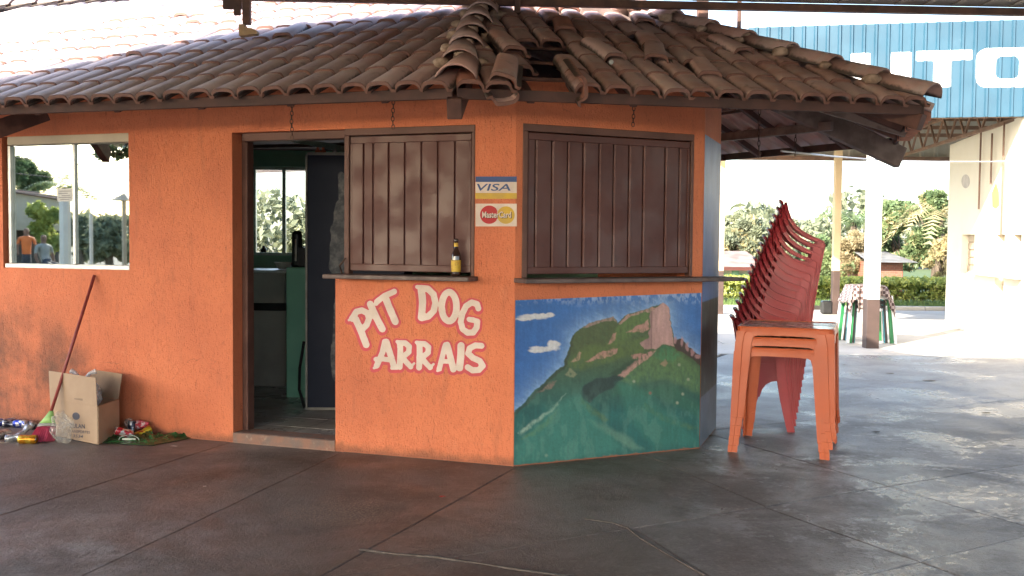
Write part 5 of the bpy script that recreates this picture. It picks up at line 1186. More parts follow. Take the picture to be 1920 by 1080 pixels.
a = AT(532, 506.5, 9.45); a.z = AT(532, 507, 9.17).z+.003; bm = BM(); lathe(bm, [(.045, 0), (.06, .01), (.085, .06), (.088, .065), (.08, .062), (.055, .014), (.001, .012)], 16, tuple(a)); tag(obj('bowl', bm, mat('white_bowl', (.7, .66, .58), rough=.4), None, True), 'white bowl on the grey cabinet below the back window', 'bowl')
a = AT(557, 502, 8.75); a.z = AT(557, 502, 8.55).z+.003; dp = thing('drink_dispenser', 'tall black drink dispenser with glass tube standing on the green block', 'dispenser', tuple(a)); bm = BM(); lathe(bm, [(.05, 0), (.05, .03), (.045, .04), (.045, .27), (.04, .30), (.02, .31)], 16); obj('column', bm, M_BLACK, dp, True)
bm = BM(); lathe(bm, [(.008, .05), (.008, .24)], 8, (-.0, -.05, 0)); obj('tube', bm, M_POSTW, dp); bm = BM(); abox(bm, .02, .08, -.07, .05, 0, .17, .006); obj('base_box', bm, M_BLACK, dp)
a = AT(485, 478, 10.4); a.z = bw[2]+.031; a.y = YB+.01; bm = BM(); lathe(bm, [(.03, 0), (.035, .03), (.02, .05), (.012, .06), (.018, .07)], 12, tuple(a)); tag(obj('cup', bm, M_BLACK), 'small dark cup on the sill of the back window', 'cup')
bm = BM(); bar(bm, AT(500, 252, 9.5), AT(680, 286, 8.8), .05, .05); obj('ceiling_bar', bm, M_ALU, kiosk)

for px, hb_, rb_, lb, cb_ in ((66, .15, .028, 'greenish bottle at the left end of the kiosk window sill, behind the glass', (.22, .28, .12)), (82, .11, .034, 'short dark jar second from the left on the kiosk window sill', (.10, .09, .07)), (117, .12, .034, 'pale yellow tin beside the window bar on the kiosk window sill', (.6, .52, .25))):
    u_ = uv1(px, 490)[0]; p = W1(u_, zWb+.003, -.125); bm = BM(); lathe(bm, [(rb_*.95, 0), (rb_, .005), (rb_, hb_*.6), (rb_*.5 if px == 66 else rb_, hb_*.8), (rb_*.45 if px == 66 else rb_*.9, hb_)], 14, tuple(p)); nm_ = 'bottle' if px == 66 else ('jar' if px == 82 else 'tin'); tag(obj(nm_, bm, mat('sill_'+nm_, cb_, rough=.4), None, True), lb, nm_)
u_ = uv1(101, 490)[0]; bm = BM(); add_box(bm, W1(u_, zWb+.05, -.125), e1, n1, Z, .085, .06, .09, .004); tag(obj('carton', bm, mat('sill_carton', (.6, .58, .54), (.35, .33, .32), 40)), 'small pale carton between the jar and the tin on the kiosk window sill', 'carton')
# ------------------------------------------------------------------ beer bottle on the counter
p = uv1(861, 514); loc = W1(p[0], zSb+.0125, .055); bb = thing('beer_bottle', 'brown long neck beer bottle with yellow label on the left counter shelf', 'bottle', tuple(loc))
bh = .235; bm = BM(); lathe(bm, [(.026, 0), (.030, .004), (.0305, .02), (.0305, .125), (.028, .14), (.017, .165), (.0135, .18), (.0125, .215), (.0145, .218), (.0145, .228), (.012, bh)], 20)
m_, t_, p_ = base('brown_glass'); p_.inputs['Base Color'].default_value = (.035, .014, .008, 1); p_.inputs['Roughness'].default_value = .08; p_.inputs['Coat Weight'].default_value = .6
obj('glass', bm, m_, bb, True)
bm = BM(); lathe(bm, [(.0309, .028), (.0311, .03), (.0311, .1), (.0309, .102)], 20); obj('label', bm, mat('yellow_label', (.62, .40, .03), (.5, .28, .03), 60, lo=.5, hi=.55, rough=.5, coord='obj'), bb, True)
bm = BM(); lathe(bm, [(.0135, .185), (.0138, .187), (.0134, .207), (.0128, .209)], 16); obj('neck_label', bm, bpy.data.materials['yellow_label'], bb, True)

# ------------------------------------------------------------------ orange plastic tables
M_OP = mat('orange_plastic', (.48, .088, .02), (.42, .076, .02), 3, rough=.42, rvar=.06, bump=.06, bscale=90, dirt=[((.3, .08, .03), 10, .6, .8, .35)])
M_RP = mat('red_plastic', (.43, .042, .052), (.36, .036, .046), 3, rough=.38, rvar=.08, bump=.05, bscale=80, dirt=[((.4, .12, .12), 25, .64, .8, .25)])
fA = G(1372, 846); fB = G(1549, 861); td = (fB-fA); TW = td.length+.045; tang = math.atan2(td.y, td.x); tn = V((-sin(tang), cos(tang), 0))
TS = TW-.05; tc = (fA+fB)/2+tn*(TW/2-.03)
def table_top():
    bm = BM(); s = TS/2; prof = []
    for q, (cx, cy) in enumerate(((1, 1), (-1, 1), (-1, -1), (1, -1))):
        for k in range(5):
            a = PI/2*q+PI/2*k/4; prof.append((cx*(s-.04)+cos(a)*.04, cy*(s-.04)+sin(a)*.04))
    rings = []
    for sc_, z in ((1.0, .675), (1.004, .70), (.99, .712), (.95, .712), (.945, .707)): rings.append([bm.verts.new((x*sc_, y*sc_, z)) for x, y in prof])
    for a, b in zip(rings, rings[1:]):
        for k in range(20): bm.faces.new((a[k], a[(k+1) % 20], b[(k+1) % 20], b[k]))
    bm.faces.new(rings[-1]); lo = [bm.verts.new((x*.98, y*.98, .685)) for x, y in prof]; bm.faces.new(lo[::-1])
    for k in range(20): bm.faces.new((rings[0][(k+1) % 20], rings[0][k], lo[k], lo[(k+1) % 20]))
    return bm
def table_leg(cx, cy):
    """L-section leg, flanges taper down and splay outwards"""
    bm = BM(); rings = []
    for z, out, fw_ in ((0, TW/2-.0, .062), (.045, TW/2-.001, .064), (.047, TW/2-.004, .066), (.1, TW/2-.006, .068), (.102, TW/2-.009, .07), (.60, TS/2+.004, .10), (.645, TS/2+.002, .112), (.68, TS/2, .13)):
        t_ = .009; P = [(out, out), (out-fw_*.42, out), (out-fw_*.46, out-.005), (out-fw_, out-.005), (out-fw_, out-t_-.004), (out-t_*2, out-t_-.004), (out-t_-.004, out-t_*2), (out-t_-.004, out-fw_), (out-.005, out-fw_), (out-.005, out-fw_*.46), (out, out-fw_*.42)]
        rings.append([bm.verts.new((cx*x, cy*y, z)) for x, y in P])
    for a, b in zip(rings, rings[1:]):
        for k in range(11): bm.faces.new((a[k], a[(k+1) % 11], b[(k+1) % 11], b[k]))
    bm.faces.new(rings[0]); bm.faces.new(rings[-1]); return bm
def rail_bm(q):
    """apron rail with rounded lower corners running into the legs"""
    bm = BM(); s = TS/2; hw = s-.10; pts = [(-hw, .625), (-hw+.008, .643), (-hw+.03, .653), (-.1, .656), (.1, .656), (hw-.03, .653), (hw-.008, .643), (hw, .625)]
    a = rad(90*q); ca, sa = cos(a), sin(a); rot = lambda x, y, z: (x*ca-y*sa, x*sa+y*ca, z)
    f = [bm.verts.new(rot(x, s+.001, z)) for x, z in pts]+[bm.verts.new(rot(hw, s, .69)), bm.verts.new(rot(-hw, s, .69))]; b = [bm.verts.new(rot(x, s-.008, z)) for x, z in pts]+[bm.verts.new(rot(hw, s-.008, .69)), bm.verts.new(rot(-hw, s-.008, .69))]
    n_ = len(f); bm.faces.new(f); bm.faces.new(b[::-1])
    for i in range(n_): bm.faces.new((f[i], f[(i+1) % n_], b[(i+1) % n_], b[i]))
    return bm
tb = thing('plastic_table', 'bottom one of three stacked orange plastic tables, its feet on the floor', 'table', tuple(tc), tang, 'stacked orange plastic tables')
tt = obj('tabletop', table_top(), M_OP, tb)
tt.data.materials.append(mat('dusty_glare_plastic', (.42, .20, .12), (.40, .26, .19), 6, rough=.26, rvar=.08, dirt=[((.42, .34, .29), 5, .4, .7, .7)]))  # dust, with the grey glare of upward faces also put into the colour
for f_ in tt.data.polygons:
    if f_.normal.z > .8 and f_.center.z > .69: f_.material_index = 1
for cx in (-1, 1):
    for cy in (-1, 1): obj('leg', table_leg(cx, cy), M_OP, tb)
for q in range(4): obj('rail', rail_bm(q), M_OP, tb)
for k, lb in ((1, 'middle one of three stacked orange plastic tables'), (2, 'top one of three stacked orange plastic tables, its dusty top showing')):
    c = copy_tree(tb); c['label'] = lb; c.location = tc+Z*(.071*k)+V((.007*k, -.006*k, 0)); c.rotation_euler = (rad(.15*k), 0, tang+rad(1.0*k)); c.scale = (1+.014*k, 1+.014*k, 1)

# ------------------------------------------------------------------ red plastic chairs
def chair_parts(par, mm_):
    W_ = .235
    Lp = lambda w_, lip, s: [(.002, -s*.015), (.002, s*w_), (-.004, s*w_), (-.004, s*.004), (-lip, s*.004), (-lip, -s*.001), (-.006, -s*.002), (-.004, -s*.015)]
    for s in (-1, 1):        # s=-1 near side (right), flange runs inward (-s)
        y0 = s*(W_+.02)
        pts = [(-.205, s*.17, .842), (-.195, s*.205, .825), (-.175, s*.235, .785), (-.14, y0, .735), (-.09, y0, .692), (-.03, y0, .664), (.04, y0, .648), (.105, y0, .640)]
        bm = BM(); sweep(bm, pts, Lp(.055, .024, -s), [.7, .9, 1, 1, 1, 1, 1, 1]); obj('arm', bm, mm_, par, False)
        pts = [(.105, y0, .640), (.135, y0, .632), (.150, y0, .610), (.155, y0, .570), (.175, y0-s*.0, .40), (.205, y0, .18), (.235, y0+s*.005, 0)]
        bm = BM(); sweep(bm, pts, Lp(.055, .075, -s), [1, 1, 1, 1, 1.0, .9, .72]); obj('leg', bm, mm_, par)
        pts = [(-.10, s*.215, .44), (-.112, s*.222, .3), (-.130, s*.228, .15), (-.150, s*.235, 0)]
        bm = BM(); rg = []
        for (x, y, z), k in zip(pts, (1.7, 1.25, .9, .65)):
            P = [(x-.0, y), (x+.075*k, y), (x+.075*k, y-s*.006), (x+.008, y-s*.006), (x+.008, y-s*.06*k), (x, y-s*.06*k)]; rg.append([bm.verts.new((a, b, z)) for a, b in P])
        for a, b in zip(rg, rg[1:]):
            for k in range(6): bm.faces.new((a[k], a[(k+1) % 6], b[(k+1) % 6], b[k]))
        bm.faces.new(rg[0]); bm.faces.new(rg[-1]); obj('leg', bm, mm_, par)
        # side apron with its arch
        top = [(-.15, .45), (-.05, .445), (.05, .445), (.165, .45)]; botm = [(-.10, .25), (-.06, .33), (.0, .365), (.05, .37), (.12, .372), (.170, .372)]
        bm = BM(); P = [(-.15, .45), (.17, .455), (.172, .36), (.10, .374), (.06, .368), (.02, .345), (-.005, .31), (-.025, .25), (-.12, .25)]
        f = [bm.verts.new((x, s*(W_-.004), z)) for x, z in P]; b = [bm.verts.new((x, s*(W_-.010), z)) for x, z in P]; bm.faces.new(f); bm.faces.new(b[::-1])
        for i in range(len(P)): bm.faces.new((f[i], f[(i+1) % len(P)], b[(i+1) % len(P)], b[i]))
        obj('apron', bm, mm_, par)
    # seat
    bm = BM(); g = []
    for i in range(7):
        x = -.16+.34*i/6; g.append([(bm.verts.new((x, -.232+.464*j/6, .45-.018*sin(PI*i/6)-.012*sin(PI*j/6)-(.02 if i == 6 else 0)))) for j in range(7)])
    for a, b in zip(g, g[1:]):
        for j in range(6): bm.faces.new((a[j], a[j+1], b[j+1], b[j]))
    bmesh.ops.solidify(bm, geom=bm.faces[:], thickness=.006); obj('seat', bm, mm_, par, True)
    # backrest: top band, lower band, vertical ribs with slots between, curved in plan
    def bp(y, z): 
        t_ = (z-.45)/.39; return V((-.135-.075*t_-.03*(1-(y/.22)**2), y, z))
    bm = BM()
    def patch(y0, y1, z0, z1, nj=3, nk=2, taper=0):
        rows = []
        for k in range(nk+1):
            z = z0+(z1-z0)*k/nk; w_ = 1-.22*max(0, (z-.6)/.24); rows.append([bm.verts.new(bp((y0+(y1-y0)*j/nj)*w_, z-(.03*((y0+(y1-y0)*j/nj)/.22)**2 if z > .8 else 0))) for j in range(nj+1)])
        for a, b in zip(rows, rows[1:]):
            for j in range(nj): bm.faces.new((a[j], a[j+1], b[j+1], b[j]))
    patch(-.222, .222, .775, .845, 8, 2); patch(-.222, .222, .45, .50, 8, 1)
    for k in range(7): yc_ = -.198+.066*k; patch(yc_-.021, yc_+.021, .50, .775, 1, 5)
    bmesh.ops.remove_doubles(bm, verts=bm.verts, dist=1e-4); bmesh.ops.solidify(bm, geom=bm.faces[:], thickness=.007); obj('backrest', bm, mm_, par, True)
    bm = BM(); tube(bm, [bp(y, .845-.03*(y/.22)**2)+V((-.012, 0, .0)) for y in [-.172+.043*k for k in range(9)]], .011, 6); obj('back_rim', bm, mm_, par, True)
gr_ = G(1401, 803); gf = G(1490, 810); chd = gf-gr_; NC = 17
ca_ = rad(-13); cc = gf-V((cos(ca_)*.235-sin(ca_)*-.25, sin(ca_)*.235+cos(ca_)*-.25, 0))
ch = thing('plastic_chair', 'bottom chair of the tall leaning stack of red plastic armchairs', 'chair', tuple(cc), ca_, 'red plastic armchairs in one leaning stack')
chair_parts(ch, M_RP)
ords = ['second', 'third', 'fourth', 'fifth', 'sixth', 'seventh', 'eighth', 'ninth', 'tenth', 'eleventh', 'twelfth', 'thirteenth', 'fourteenth', 'fifteenth', 'sixteenth']
for k in range(1, NC):
    c = copy_tree(ch); c['label'] = 'topmost red plastic armchair, its back the highest point of the leaning stack' if k == NC-1 else ords[k-1]+' red plastic armchair counted up from the floor in the leaning stack'
    ph = .0175*k+random.gauss(0, .003); f_ = .0065*k; ft_ = V((.235, 0, 0)); c.rotation_euler = (random.gauss(0, .004), ph, ca_+random.gauss(0, .008))
    loc_ = V((f_+.235-cos(ph)*.235, 0,   .0492*k+sin(ph)*.235)); c.location = cc+V((cos(ca_)*loc_.x, sin(ca_)*loc_.x, loc_.z))
# chairs beyond, behind the white post, with a checked shirt over them
M_GP = mat('green_plastic', (.03, .20, .07), rough=.4); M_WP = mat('white_plastic_chair', (.72, .72, .7), rough=.4); M_KP = mat('dark_plastic', (.05, .045, .045), rough=.4); M_TP = mat('teal_plastic', (.15, .5, .55), rough=.4)
pc = G(1618, 645)+V((.15, 0, 0)); tl = thing('plastic_stool', 'green plastic stool frame under the checked shirt behind the white post', 'stool', (pc.x, pc.y+.35, 0), 0, 'mixed plastic stools stacked behind the white post')
def stool(par, m, hw, zt, inset, lw, name='leg'):
    for cx in (-1, 1):
        for cy in (-1, 1):
            bm = BM(); bar(bm, (cx*hw, cy*hw*.8, 0), (cx*(hw-inset), cy*(hw-inset)*.8, zt), lw, lw, Y); obj('leg', bm, m, par)
    bm = BM(); abox(bm, -(hw-inset)-.02, hw-inset+.02, -(hw-inset)*.8-.02, (hw-inset)*.8+.02, zt-.05, zt, .012); obj('seat', bm, m, par)
S_ = pc.y/FPX
stool(tl, M_GP, .30, .72, .05, .045)
lst = [(M_WP, .34, .68, .06, .035, 'white plastic stool with the widest legs behind the white post'), (M_KP, .24, .60, .04, .03, 'dark plastic stool nested inside the green one behind the white post'), (M_TP, .22, .66, .04, .02, 'pale teal stool seat between the green and the dark stools'), (M_KP, .215, .54, .03, .02, 'grey brown lower stool seat in the stack behind the white post'), (M_WP, .21, .50, .03, .02, 'lowest white stool seat in the stack behind the white post')]
for m_, hw, zt, ins, lw_, lb in lst:
    t = thing('plastic_stool', lb, 'stool', (pc.x, pc.y+.35, 0), 0, 'mixed plastic stools stacked behind the white post'); stool(t, m_, hw, zt, ins, lw_)
# shirt: draped cloth
m_, t_, p_ = base('checked_cloth'); tcn = nd(t_, 'ShaderNodeTexCoord').outputs['Object']; mpn = nd(t_, 'ShaderNodeMapping'); mpn.inputs['Rotation'].default_value = (0, 0, .4); t_.links.new(tcn, mpn.inputs[0])
ckn = nd(t_, 'ShaderNodeTexChecker'); ckn.inputs['Scale'].default_value = 24; ckn.inputs['Color1'].default_value = (.34, .27, .24, 1); ckn.inputs['Color2'].default_value = (.06, .03, .028, 1); t_.links.new(mpn.outputs[0], ckn.inputs[0]); t_.links.new(ckn.outputs[0], p_.inputs['Base Color']); M_CH = m_
NX, NY = 44, 26; vs = []; 
for i in range(NX):
    for j in range(NY):
        x = -.33+.66*i/(NX-1); y = -.42+.6*j/(NY-1); z = .80+.05*fbm(np.array(i*.23), np.array(j*.2))-.25*max(0, abs(x)-.22)/.11
        if y < -.28: lim = .10+.10*float(fbm(np.array(i*.3), np.array(3.))) + (.14 if -.2 < x < .02 else 0); f__ = (-.28-y)/.14; z -= f__*lim*1.2; y = -.28-.03*sin(i*.9)-.02*f__
        vs.append((x, y, z))
fs = [(i*NY+j, (i+1)*NY+j, (i+1)*NY+j+1, i*NY+j+1) for i in range(NX-1) for j in range(NY-1)]
o = pobj('shirt', vs, fs, M_CH, None, True); o.location = (pc.x-.03, pc.y+.33, 0); tag(o, 'brown and white checked shirt thrown over the stools behind the white post', 'shirt')
sm_ = o.modifiers.new('t', 'SOLIDIFY'); sm_.thickness = .006

# ------------------------------------------------------------------ rubbish by the wall: broom, box, cans, film
f0 = G(75, 832); top_ = uv1(180, 516); tp = W1(top_[0], top_[1], .015); f0z = f0
bt_ = G(78, 828); bd = (tp-Z*0-bt_).normalized()
bro = thing('broom', 'broom with red handle and pink bristles leaning on the wall in front of the carton', 'broom', tuple(bt_))
hb = V((0, 0, 0))+bd*.17; bm = BM(); tube(bm, [hb, tp-bt_], .0115, 8); obj('handle', bm, mat('red_handle_paint', (.27, .045, .04), (.2, .035, .03), 20, rough=.5), bro, True)
# fan-shaped head
sx_ = V((.95, .15, 0)).normalized(); 
def fan(z0, z1, w0, w1_, d0, d1_, m, name, n_=14):
    bm = BM(); rg = []
    for z, ww, dd in ((z0, w0, d0), ((z0+z1)/2, (w0*.45+w1_*.55), (d0+d1_)/2), (z1, w1_, d1_)):
        c = bd*z; rg.append([bm.verts.new(c+sx_*cos(2*PI*k/n_)*ww+sx_.cross(bd)*sin(2*PI*k/n_)*dd) for k in range(n_)])
    for a, b in zip(rg, rg[1:]):
        for k in range(n_): bm.faces.new((a[k], a[(k+1) % n_], b[(k+1) % n_], b[k]))
    bm.faces.new(rg[0][::-1]); bm.faces.new(rg[-1]); return obj(name, bm, m, bro, True)
fan(.125, .215, .056, .014, .022, .014, mat('lime_plastic', (.30, .52, .16), (.26, .44, .15), 10, rough=.4), 'cap'); fan(.105, .127, .062, .058, .026, .024, mat('grey_band', (.28, .27, .25), rough=.5), 'collar')
bm = BM(); r_ = random.Random(5)
for k in range(420):
    a = r_.uniform(0, 2*PI); q = r_.random()**.5; a0 = bd*.108+sx_*cos(a)*q*.058+sx_.cross(bd)*sin(a)*q*.022; b0_ = bd*r_.uniform(-.008, .012)+sx_*cos(a)*q*r_.uniform(.075, .09)+sx_.cross(bd)*sin(a)*q*.04; b0_.z = max(b0_.z, .002)
    tube(bm, [a0, a0.lerp(b0_, .5)+sx_*cos(a)*.006, b0_], [.0028, .003, .0018], 3)
o = obj('bristles', bm, mat('pink_bristles', (.58, .085, .16), (.45, .06, .12), 30, rough=.6), bro)
# carton
M_CARD = mat('cardboard', (.38, .27, .18), (.34, .235, .155), 5, rough=.85, bump=.1, bscale=60, dirt=[((.22, .14, .08), 7, .55, .8, .5)]); M_CARDI = mat('cardboard_inside', (.34, .22, .13), rough=.9)
bx = thing('cardboard_box', 'open brown cardboard box with printed front and a plastic bag inside', 'box')
q0 = G(96, 816); q1 = G(184, 834); fy_ = (q1-q0); fw_ = fy_.length; cx_ = fy_.normalized(); cn = V((-cx_.y, cx_.x, 0)); bh_ = AT(180, 762, q1.y).z; DP = .33
q2 = G(236, 812); cn2 = (q2-q1); DP = cn2.length*.74; cn2.normalize()
def panel(name, P, m=M_CARD, th=.004):
    P = [V(p) for p in P]; n_ = (P[1]-P[0]).cross(P[2]-P[0]).normalized(); bm = BM(); f = [bm.verts.new(p) for p in P]; b = [bm.verts.new(p+n_*th) for p in P]; k = len(P); bm.faces.new(f); bm.faces.new(b[::-1])
    for i in range(k): bm.faces.new((f[i], f[(i+1) % k], b[(i+1) % k], b[i]))
    return obj(name, bm, m, bx)
q0b = q0+cn2*DP; q1b = q1+cn2*DP; zt2 = bh_*.985
z3 = lambda p, z: V((p.x, p.y, z))
panel('side', [z3(q0, .003), z3(q1, .003), z3(q1, bh_), z3(q0, bh_)]); panel('side', [z3(q1, .003), z3(q1b, .003), z3(q1b, zt2), z3(q1, bh_)]); panel('side', [z3(q0b, .003), z3(q1b, .003), z3(q1b, zt2), z3(q0b, zt2)], M_CARDI); panel('side', [z3(q0, .003), z3(q0b, .003), z3(q0b, zt2), z3(q0, bh_)])
panel('bottom', [z3(q0, .004), z3(q1, .004), z3(q1b, .004), z3(q0b, .004)])
fl1 = PLN(q1+V((0, 0, 0)), V((cn2.x, cn2.y, 0)), 180, 731); o1 = cn2*.02
flh = .19
panel('flap', [z3(q0, bh_+.001)-o1*.2, z3(q1, bh_+.001)-o1*.2, z3(q1-cx_*.03, bh_+flh)+o1*.8, z3(q0-cx_*.03, bh_+flh*1.02)+o1*.8])
panel('flap', [z3(q0b, zt2+.002), z3(q1b, zt2+.002), z3(q1b+cx_*.02, zt2+flh*.95)+cn2*.04, z3(q0b, zt2+flh*.98)+cn2*.04], M_CARDI)
panel('flap', [z3(q1, bh_+.002)+cx_*.002, z3(q1b, zt2+.002)+cx_*.002, z3(q1b-cn2*.03, zt2-.14)-cx_*.10, z3(q1+cn2*.04, bh_-.14)-cx_*.09], M_CARDI)
# printing on the front
Mink = mat('blue_black_ink', (.085, .08, .10), rough=.8); nf = cx_.cross(Z); nf = nf if nf.y < 0 else -nf
def bplace(x0, y0, x1, y1, d=.0055):
    Pp = lambda x, y: PLN(q0, nf, 80+x/7.2, 690+y/7.2)
    c_ = [Pp(x0, y1), Pp(x1, y1+(x1-x0)*.06), Pp(x0, y0), Pp(x1, y0+(x1-x0)*.06)]
    return lambda a, b: (c_[0]*(1-a)+c_[1]*a)*(1-b)+(c_[2]*(1-a)+c_[3]*a)*b+nf*d
text_on('print', 'ZULAN', bplace(370, 745, 580, 805), Mink, bx, 0, .02); text_on('print', 'TRANSPORTES', bplace(345, 830, 650, 868), Mink, bx, 0, .01); text_on('print', '3534', bplace(415, 893, 555, 935), Mink, bx, .2, .01)
pf = bplace(400, 590, 520, 700); pobj('print_mark', [pf(.5+.42*cos(2*PI*k/20), .5+.46*sin(2*PI*k/20)) for k in range(20)], [list(range(20))], Mink, bx)
pf = bplace(435, 405, 550, 440); pobj('print_mark', [pf(0, 0), pf(1, 0), pf(1, 1), pf(0, 1)], [(0, 1, 2, 3)], mat('faint_ink', (.25, .17, .11)), bx)
def plastic(name, col, al, rough=.12):
    m, t, p = base(name); p.inputs['Base Color'].default_value = (*col, 1); p.inputs['Roughness'].default_value = rough; t.links.new(mrange(t, noise(t, nd(t, 'ShaderNodeTexCoord').outputs['Object'], 22, 4, .6, 1.5), .35, .7, al*.5, min(1, al*1.5)), p.inputs['Alpha']); p.inputs['Specular IOR Level'].default_value = .8
    b = nd(t, 'ShaderNodeBump'); b.inputs['Strength'].default_value = .8; b.inputs['Distance'].default_value = .01; t.links.new(noise(t, nd(t, 'ShaderNodeTexCoord').outputs['Object'], 28, 4, .6, 1), b.inputs['Height']); t.links.new(b.outputs[0], p.inputs['Normal']); return m
M_BAGC = plastic('clear_bag_plastic', (.5, .48, .44), .30, .06); M_BAGW = plastic('white_bag_plastic', (.62, .62, .64), .85, .3)
def crumple(name, c, r_, sc_, m, label, cat, seed, sub=3, amp=.35):
    bm = BM(); g = bmesh.ops.create_icosphere(bm, subdivisions=sub, radius=1)
    for v in g['verts']:
        q = v.co; n_ = float(fbm(np.array(q.x*2.6+seed+q.z), np.array(q.y*2.3+q.z*3.1+seed*2), 5)); f = 1-amp+amp*2*n_; v.co = V((q.x*r_[0]*f, q.y*r_[1]*f, q.z*r_[2]*f))
    lo_ = min(v.co.z for v in bm.verts); 
    o = obj(name, bm, m, None, False); o.location = V(c)-Z*lo_*0; tag(o, label, cat); return o
cI = (q0+q1b)/2
bg_ = crumple('plastic_bag', z3(cI-cx_*.03, bh_+.03), (.13, .11, .13), 1, M_BAGW, 'white translucent plastic bag bulging out of the cardboard box', 'bag', 3)
bm = BM()
for a_ in (-.5, .6): tube(bm, [(a_*.05, 0, .11), (a_*.09, 0, .15), (a_*.16, .01, .165)], [.02, .012, .02], 6)
obj('knot', bm, M_BAGW, bg_)
pl_ = G(113, 832); crumple('plastic_bag', (pl_.x, pl_.y+.02, .10), (.064, .05, .10), 1, M_BAGC, 'clear crumpled plastic bag standing before the printed box front', 'bag', 8, 4, .62)
# cans
M_CAN = mat('bare_aluminium', (.55, .55, .56), rough=.3, metal=1)
def can_(px, py, ang, label, m, tilt=PI/2, crush=.25, seed=1, z=None, L=.12, r0=.031, off=.12):
    p = G(px, py+5) if py >= 812 else PLN(C0+n1*off, n1, px, py); z = z if z else max(p.z, r0*.85); t = thing('drink_can', label, 'can', (p.x, p.y, z if z is not None else r0*.9), ang, 'empty drink cans thrown by the wall'); t.rotation_euler = (0, tilt, ang)
    bm = BM(); lathe(bm, [(r0*.8, -L/2), (r0*.86, -L/2+.004), (r0, -L/2+.012), (r0, -L*.2), (r0*.97, 0), (r0, L*.2), (r0, L/2-.014), (r0*.84, L/2-.002), (r0*.84, L/2), (r0*.75, L/2-.003)], 18)
    r_ = random.Random(seed)
    ax_ = r_.uniform(0, 2*PI)
    for v in bm.verts:
        k = math.exp(-((v.co.z-L*.05)/(L*.22))**2)*crush; d_ = v.co.x*cos(ax_)+v.co.y*sin(ax_); v.co.x -= cos(ax_)*d_*k; v.co.y -= sin(ax_)*d_*k; v.co.z += k*.01*sin(ax_*3+v.co.x*90)
    obj('shell', bm, m, t, True); bm = BM(); lathe(bm, [(r0*.83, L/2-.003), (r0*.74, L/2-.006), (.001, L/2-.006)], 18); obj('lid', bm, M_CAN, t, True)
cm = lambda n_, a, b, s=30: mat(n_, a, b, s, lo=.48, hi=.52, rough=.28, metal=.6, coord='obj')
C_B = cm('blue_can_print', (.02, .04, .28), (.4, .4, .42)); C_R = cm('red_can_print', (.5, .04, .06), (.6, .55, .55)); C_O = cm('amber_can_print', (.45, .18, .01), (.6, .4, .05)); C_K = cm('dark_can_print', (.03, .03, .05), (.3, .3, .32)); C_S = cm('silver_can_print', (.5, .5, .5), (.25, .25, .28)); C_Y = cm('yellow_can_print', (.6, .4, .03), (.5, .1, .03))
can_(12, 800, .5, 'dark blue can with silver streak, leftmost and highest of the heap', C_B, seed=2, off=.10); can_(40, 797, 2.8, 'violet blue can lying crosswise at the back of the heap', C_B, seed=3, crush=.5)
can_(4, 816, 1.2, 'silver can end at the left edge of the photo', C_S, seed=4); can_(22, 808, .2, 'dark can with white lid in the middle of the heap', C_K, seed=5, crush=.4)
can_(28, 822, .15, 'flattened grey can in front of the heap', C_S, seed=6, crush=.65, z=.018); can_(52, 826, .05, 'amber can half hidden by the broom bristles', C_O, seed=7, crush=.1)
can_(60, 803, 2.2, 'silver topped black can nearest the broom cap', C_K, seed=8, crush=.4); can_(44, 812, 1.0, 'small curved silver can piece standing in the heap', C_S, seed=9, crush=.6, tilt=.9)
can_(232, 822, -2.55, 'white and red can lying on the green film beside the box', C_R, seed=10, crush=.15, tilt=PI/2-.35, z=.06)
can_(246, 808, 1.3, 'dark cola can with clear top behind the white and red can', C_K, seed=11, tilt=.2, z=.055, crush=.3); can_(268, 808, .6, 'yellow and orange can leaning against the wall by the green film', C_Y, seed=12, tilt=1.1, z=.04, crush=.4)
p = PLN(C0+n1*.1, n1, 243, 794); crumple('plastic_cup', p, (.035, .035, .04), 1, M_BAGC, 'clear crushed plastic cup on top of the dark cola can', 'cup', 5); p = PLN(C0+n1*.08, n1, 262, 796); crumple('snack_wrapper', p, (.06, .03, .03), 1, mat('red_wrapper', (.42, .04, .06), (.5, .4, .4), 40, lo=.5, hi=.6, rough=.3), 'red and silver snack wrapper above the yellow can', 'wrapper', 6, amp=.5)
# green printed film, flat and crumpled
def film(pts, label, seed, hgt=.05):
    P = [G(*p).xy for p in pts]; c = sum(P, V((0, 0)))/4; vs = []; NI, NJ = 26, 12
    for i in range(NI):
        for j in range(NJ):
            a = i/(NI-1); b = j/(NJ-1); q = (P[0]*(1-a)+P[1]*a)*(1-b)+(P[3]*(1-a)+P[2]*a)*b; z = .004+hgt*b*float(fbm(np.array(i*.3+seed), np.array(j*.45+seed), 3)); vs.append((q.x, q.y, z))
    fs = [(i*NJ+j, (i+1)*NJ+j, (i+1)*NJ+j+1, i*NJ+j+1) for i in range(NI-1) for j in range(NJ-1)]
    m, t, p = base('green_film'); src = nd(t, 'ShaderNodeNewGeometry').outputs['Position']; t.links.new(cmix(t, mrange(t, noise(t, src, 14, 3), .40, .6), (.006, .045, .014), (.022, .12, .04)), p.inputs['Base Color']); p.inputs['Roughness'].default_value = .22; p.inputs['Specular IOR Level'].default_value = .45
    o = pobj('plastic_film', vs, fs, m, None, False); tag(o, label, 'plastic film'); o.modifiers.new('t', 'SOLIDIFY').thickness = .0015; return o
fm = film([(192, 831), (290, 836), (286, 822), (215, 819)], 'crumpled dark green drink pack film with white logo beside the box', 3, .09); film([(280, 836), (358, 822), (340, 820), (272, 822)], 'second piece of green film with pale print pointing right along the wall', 9, .07)
Mlp = mat('film_print', (.55, .6, .55), rough=.4)
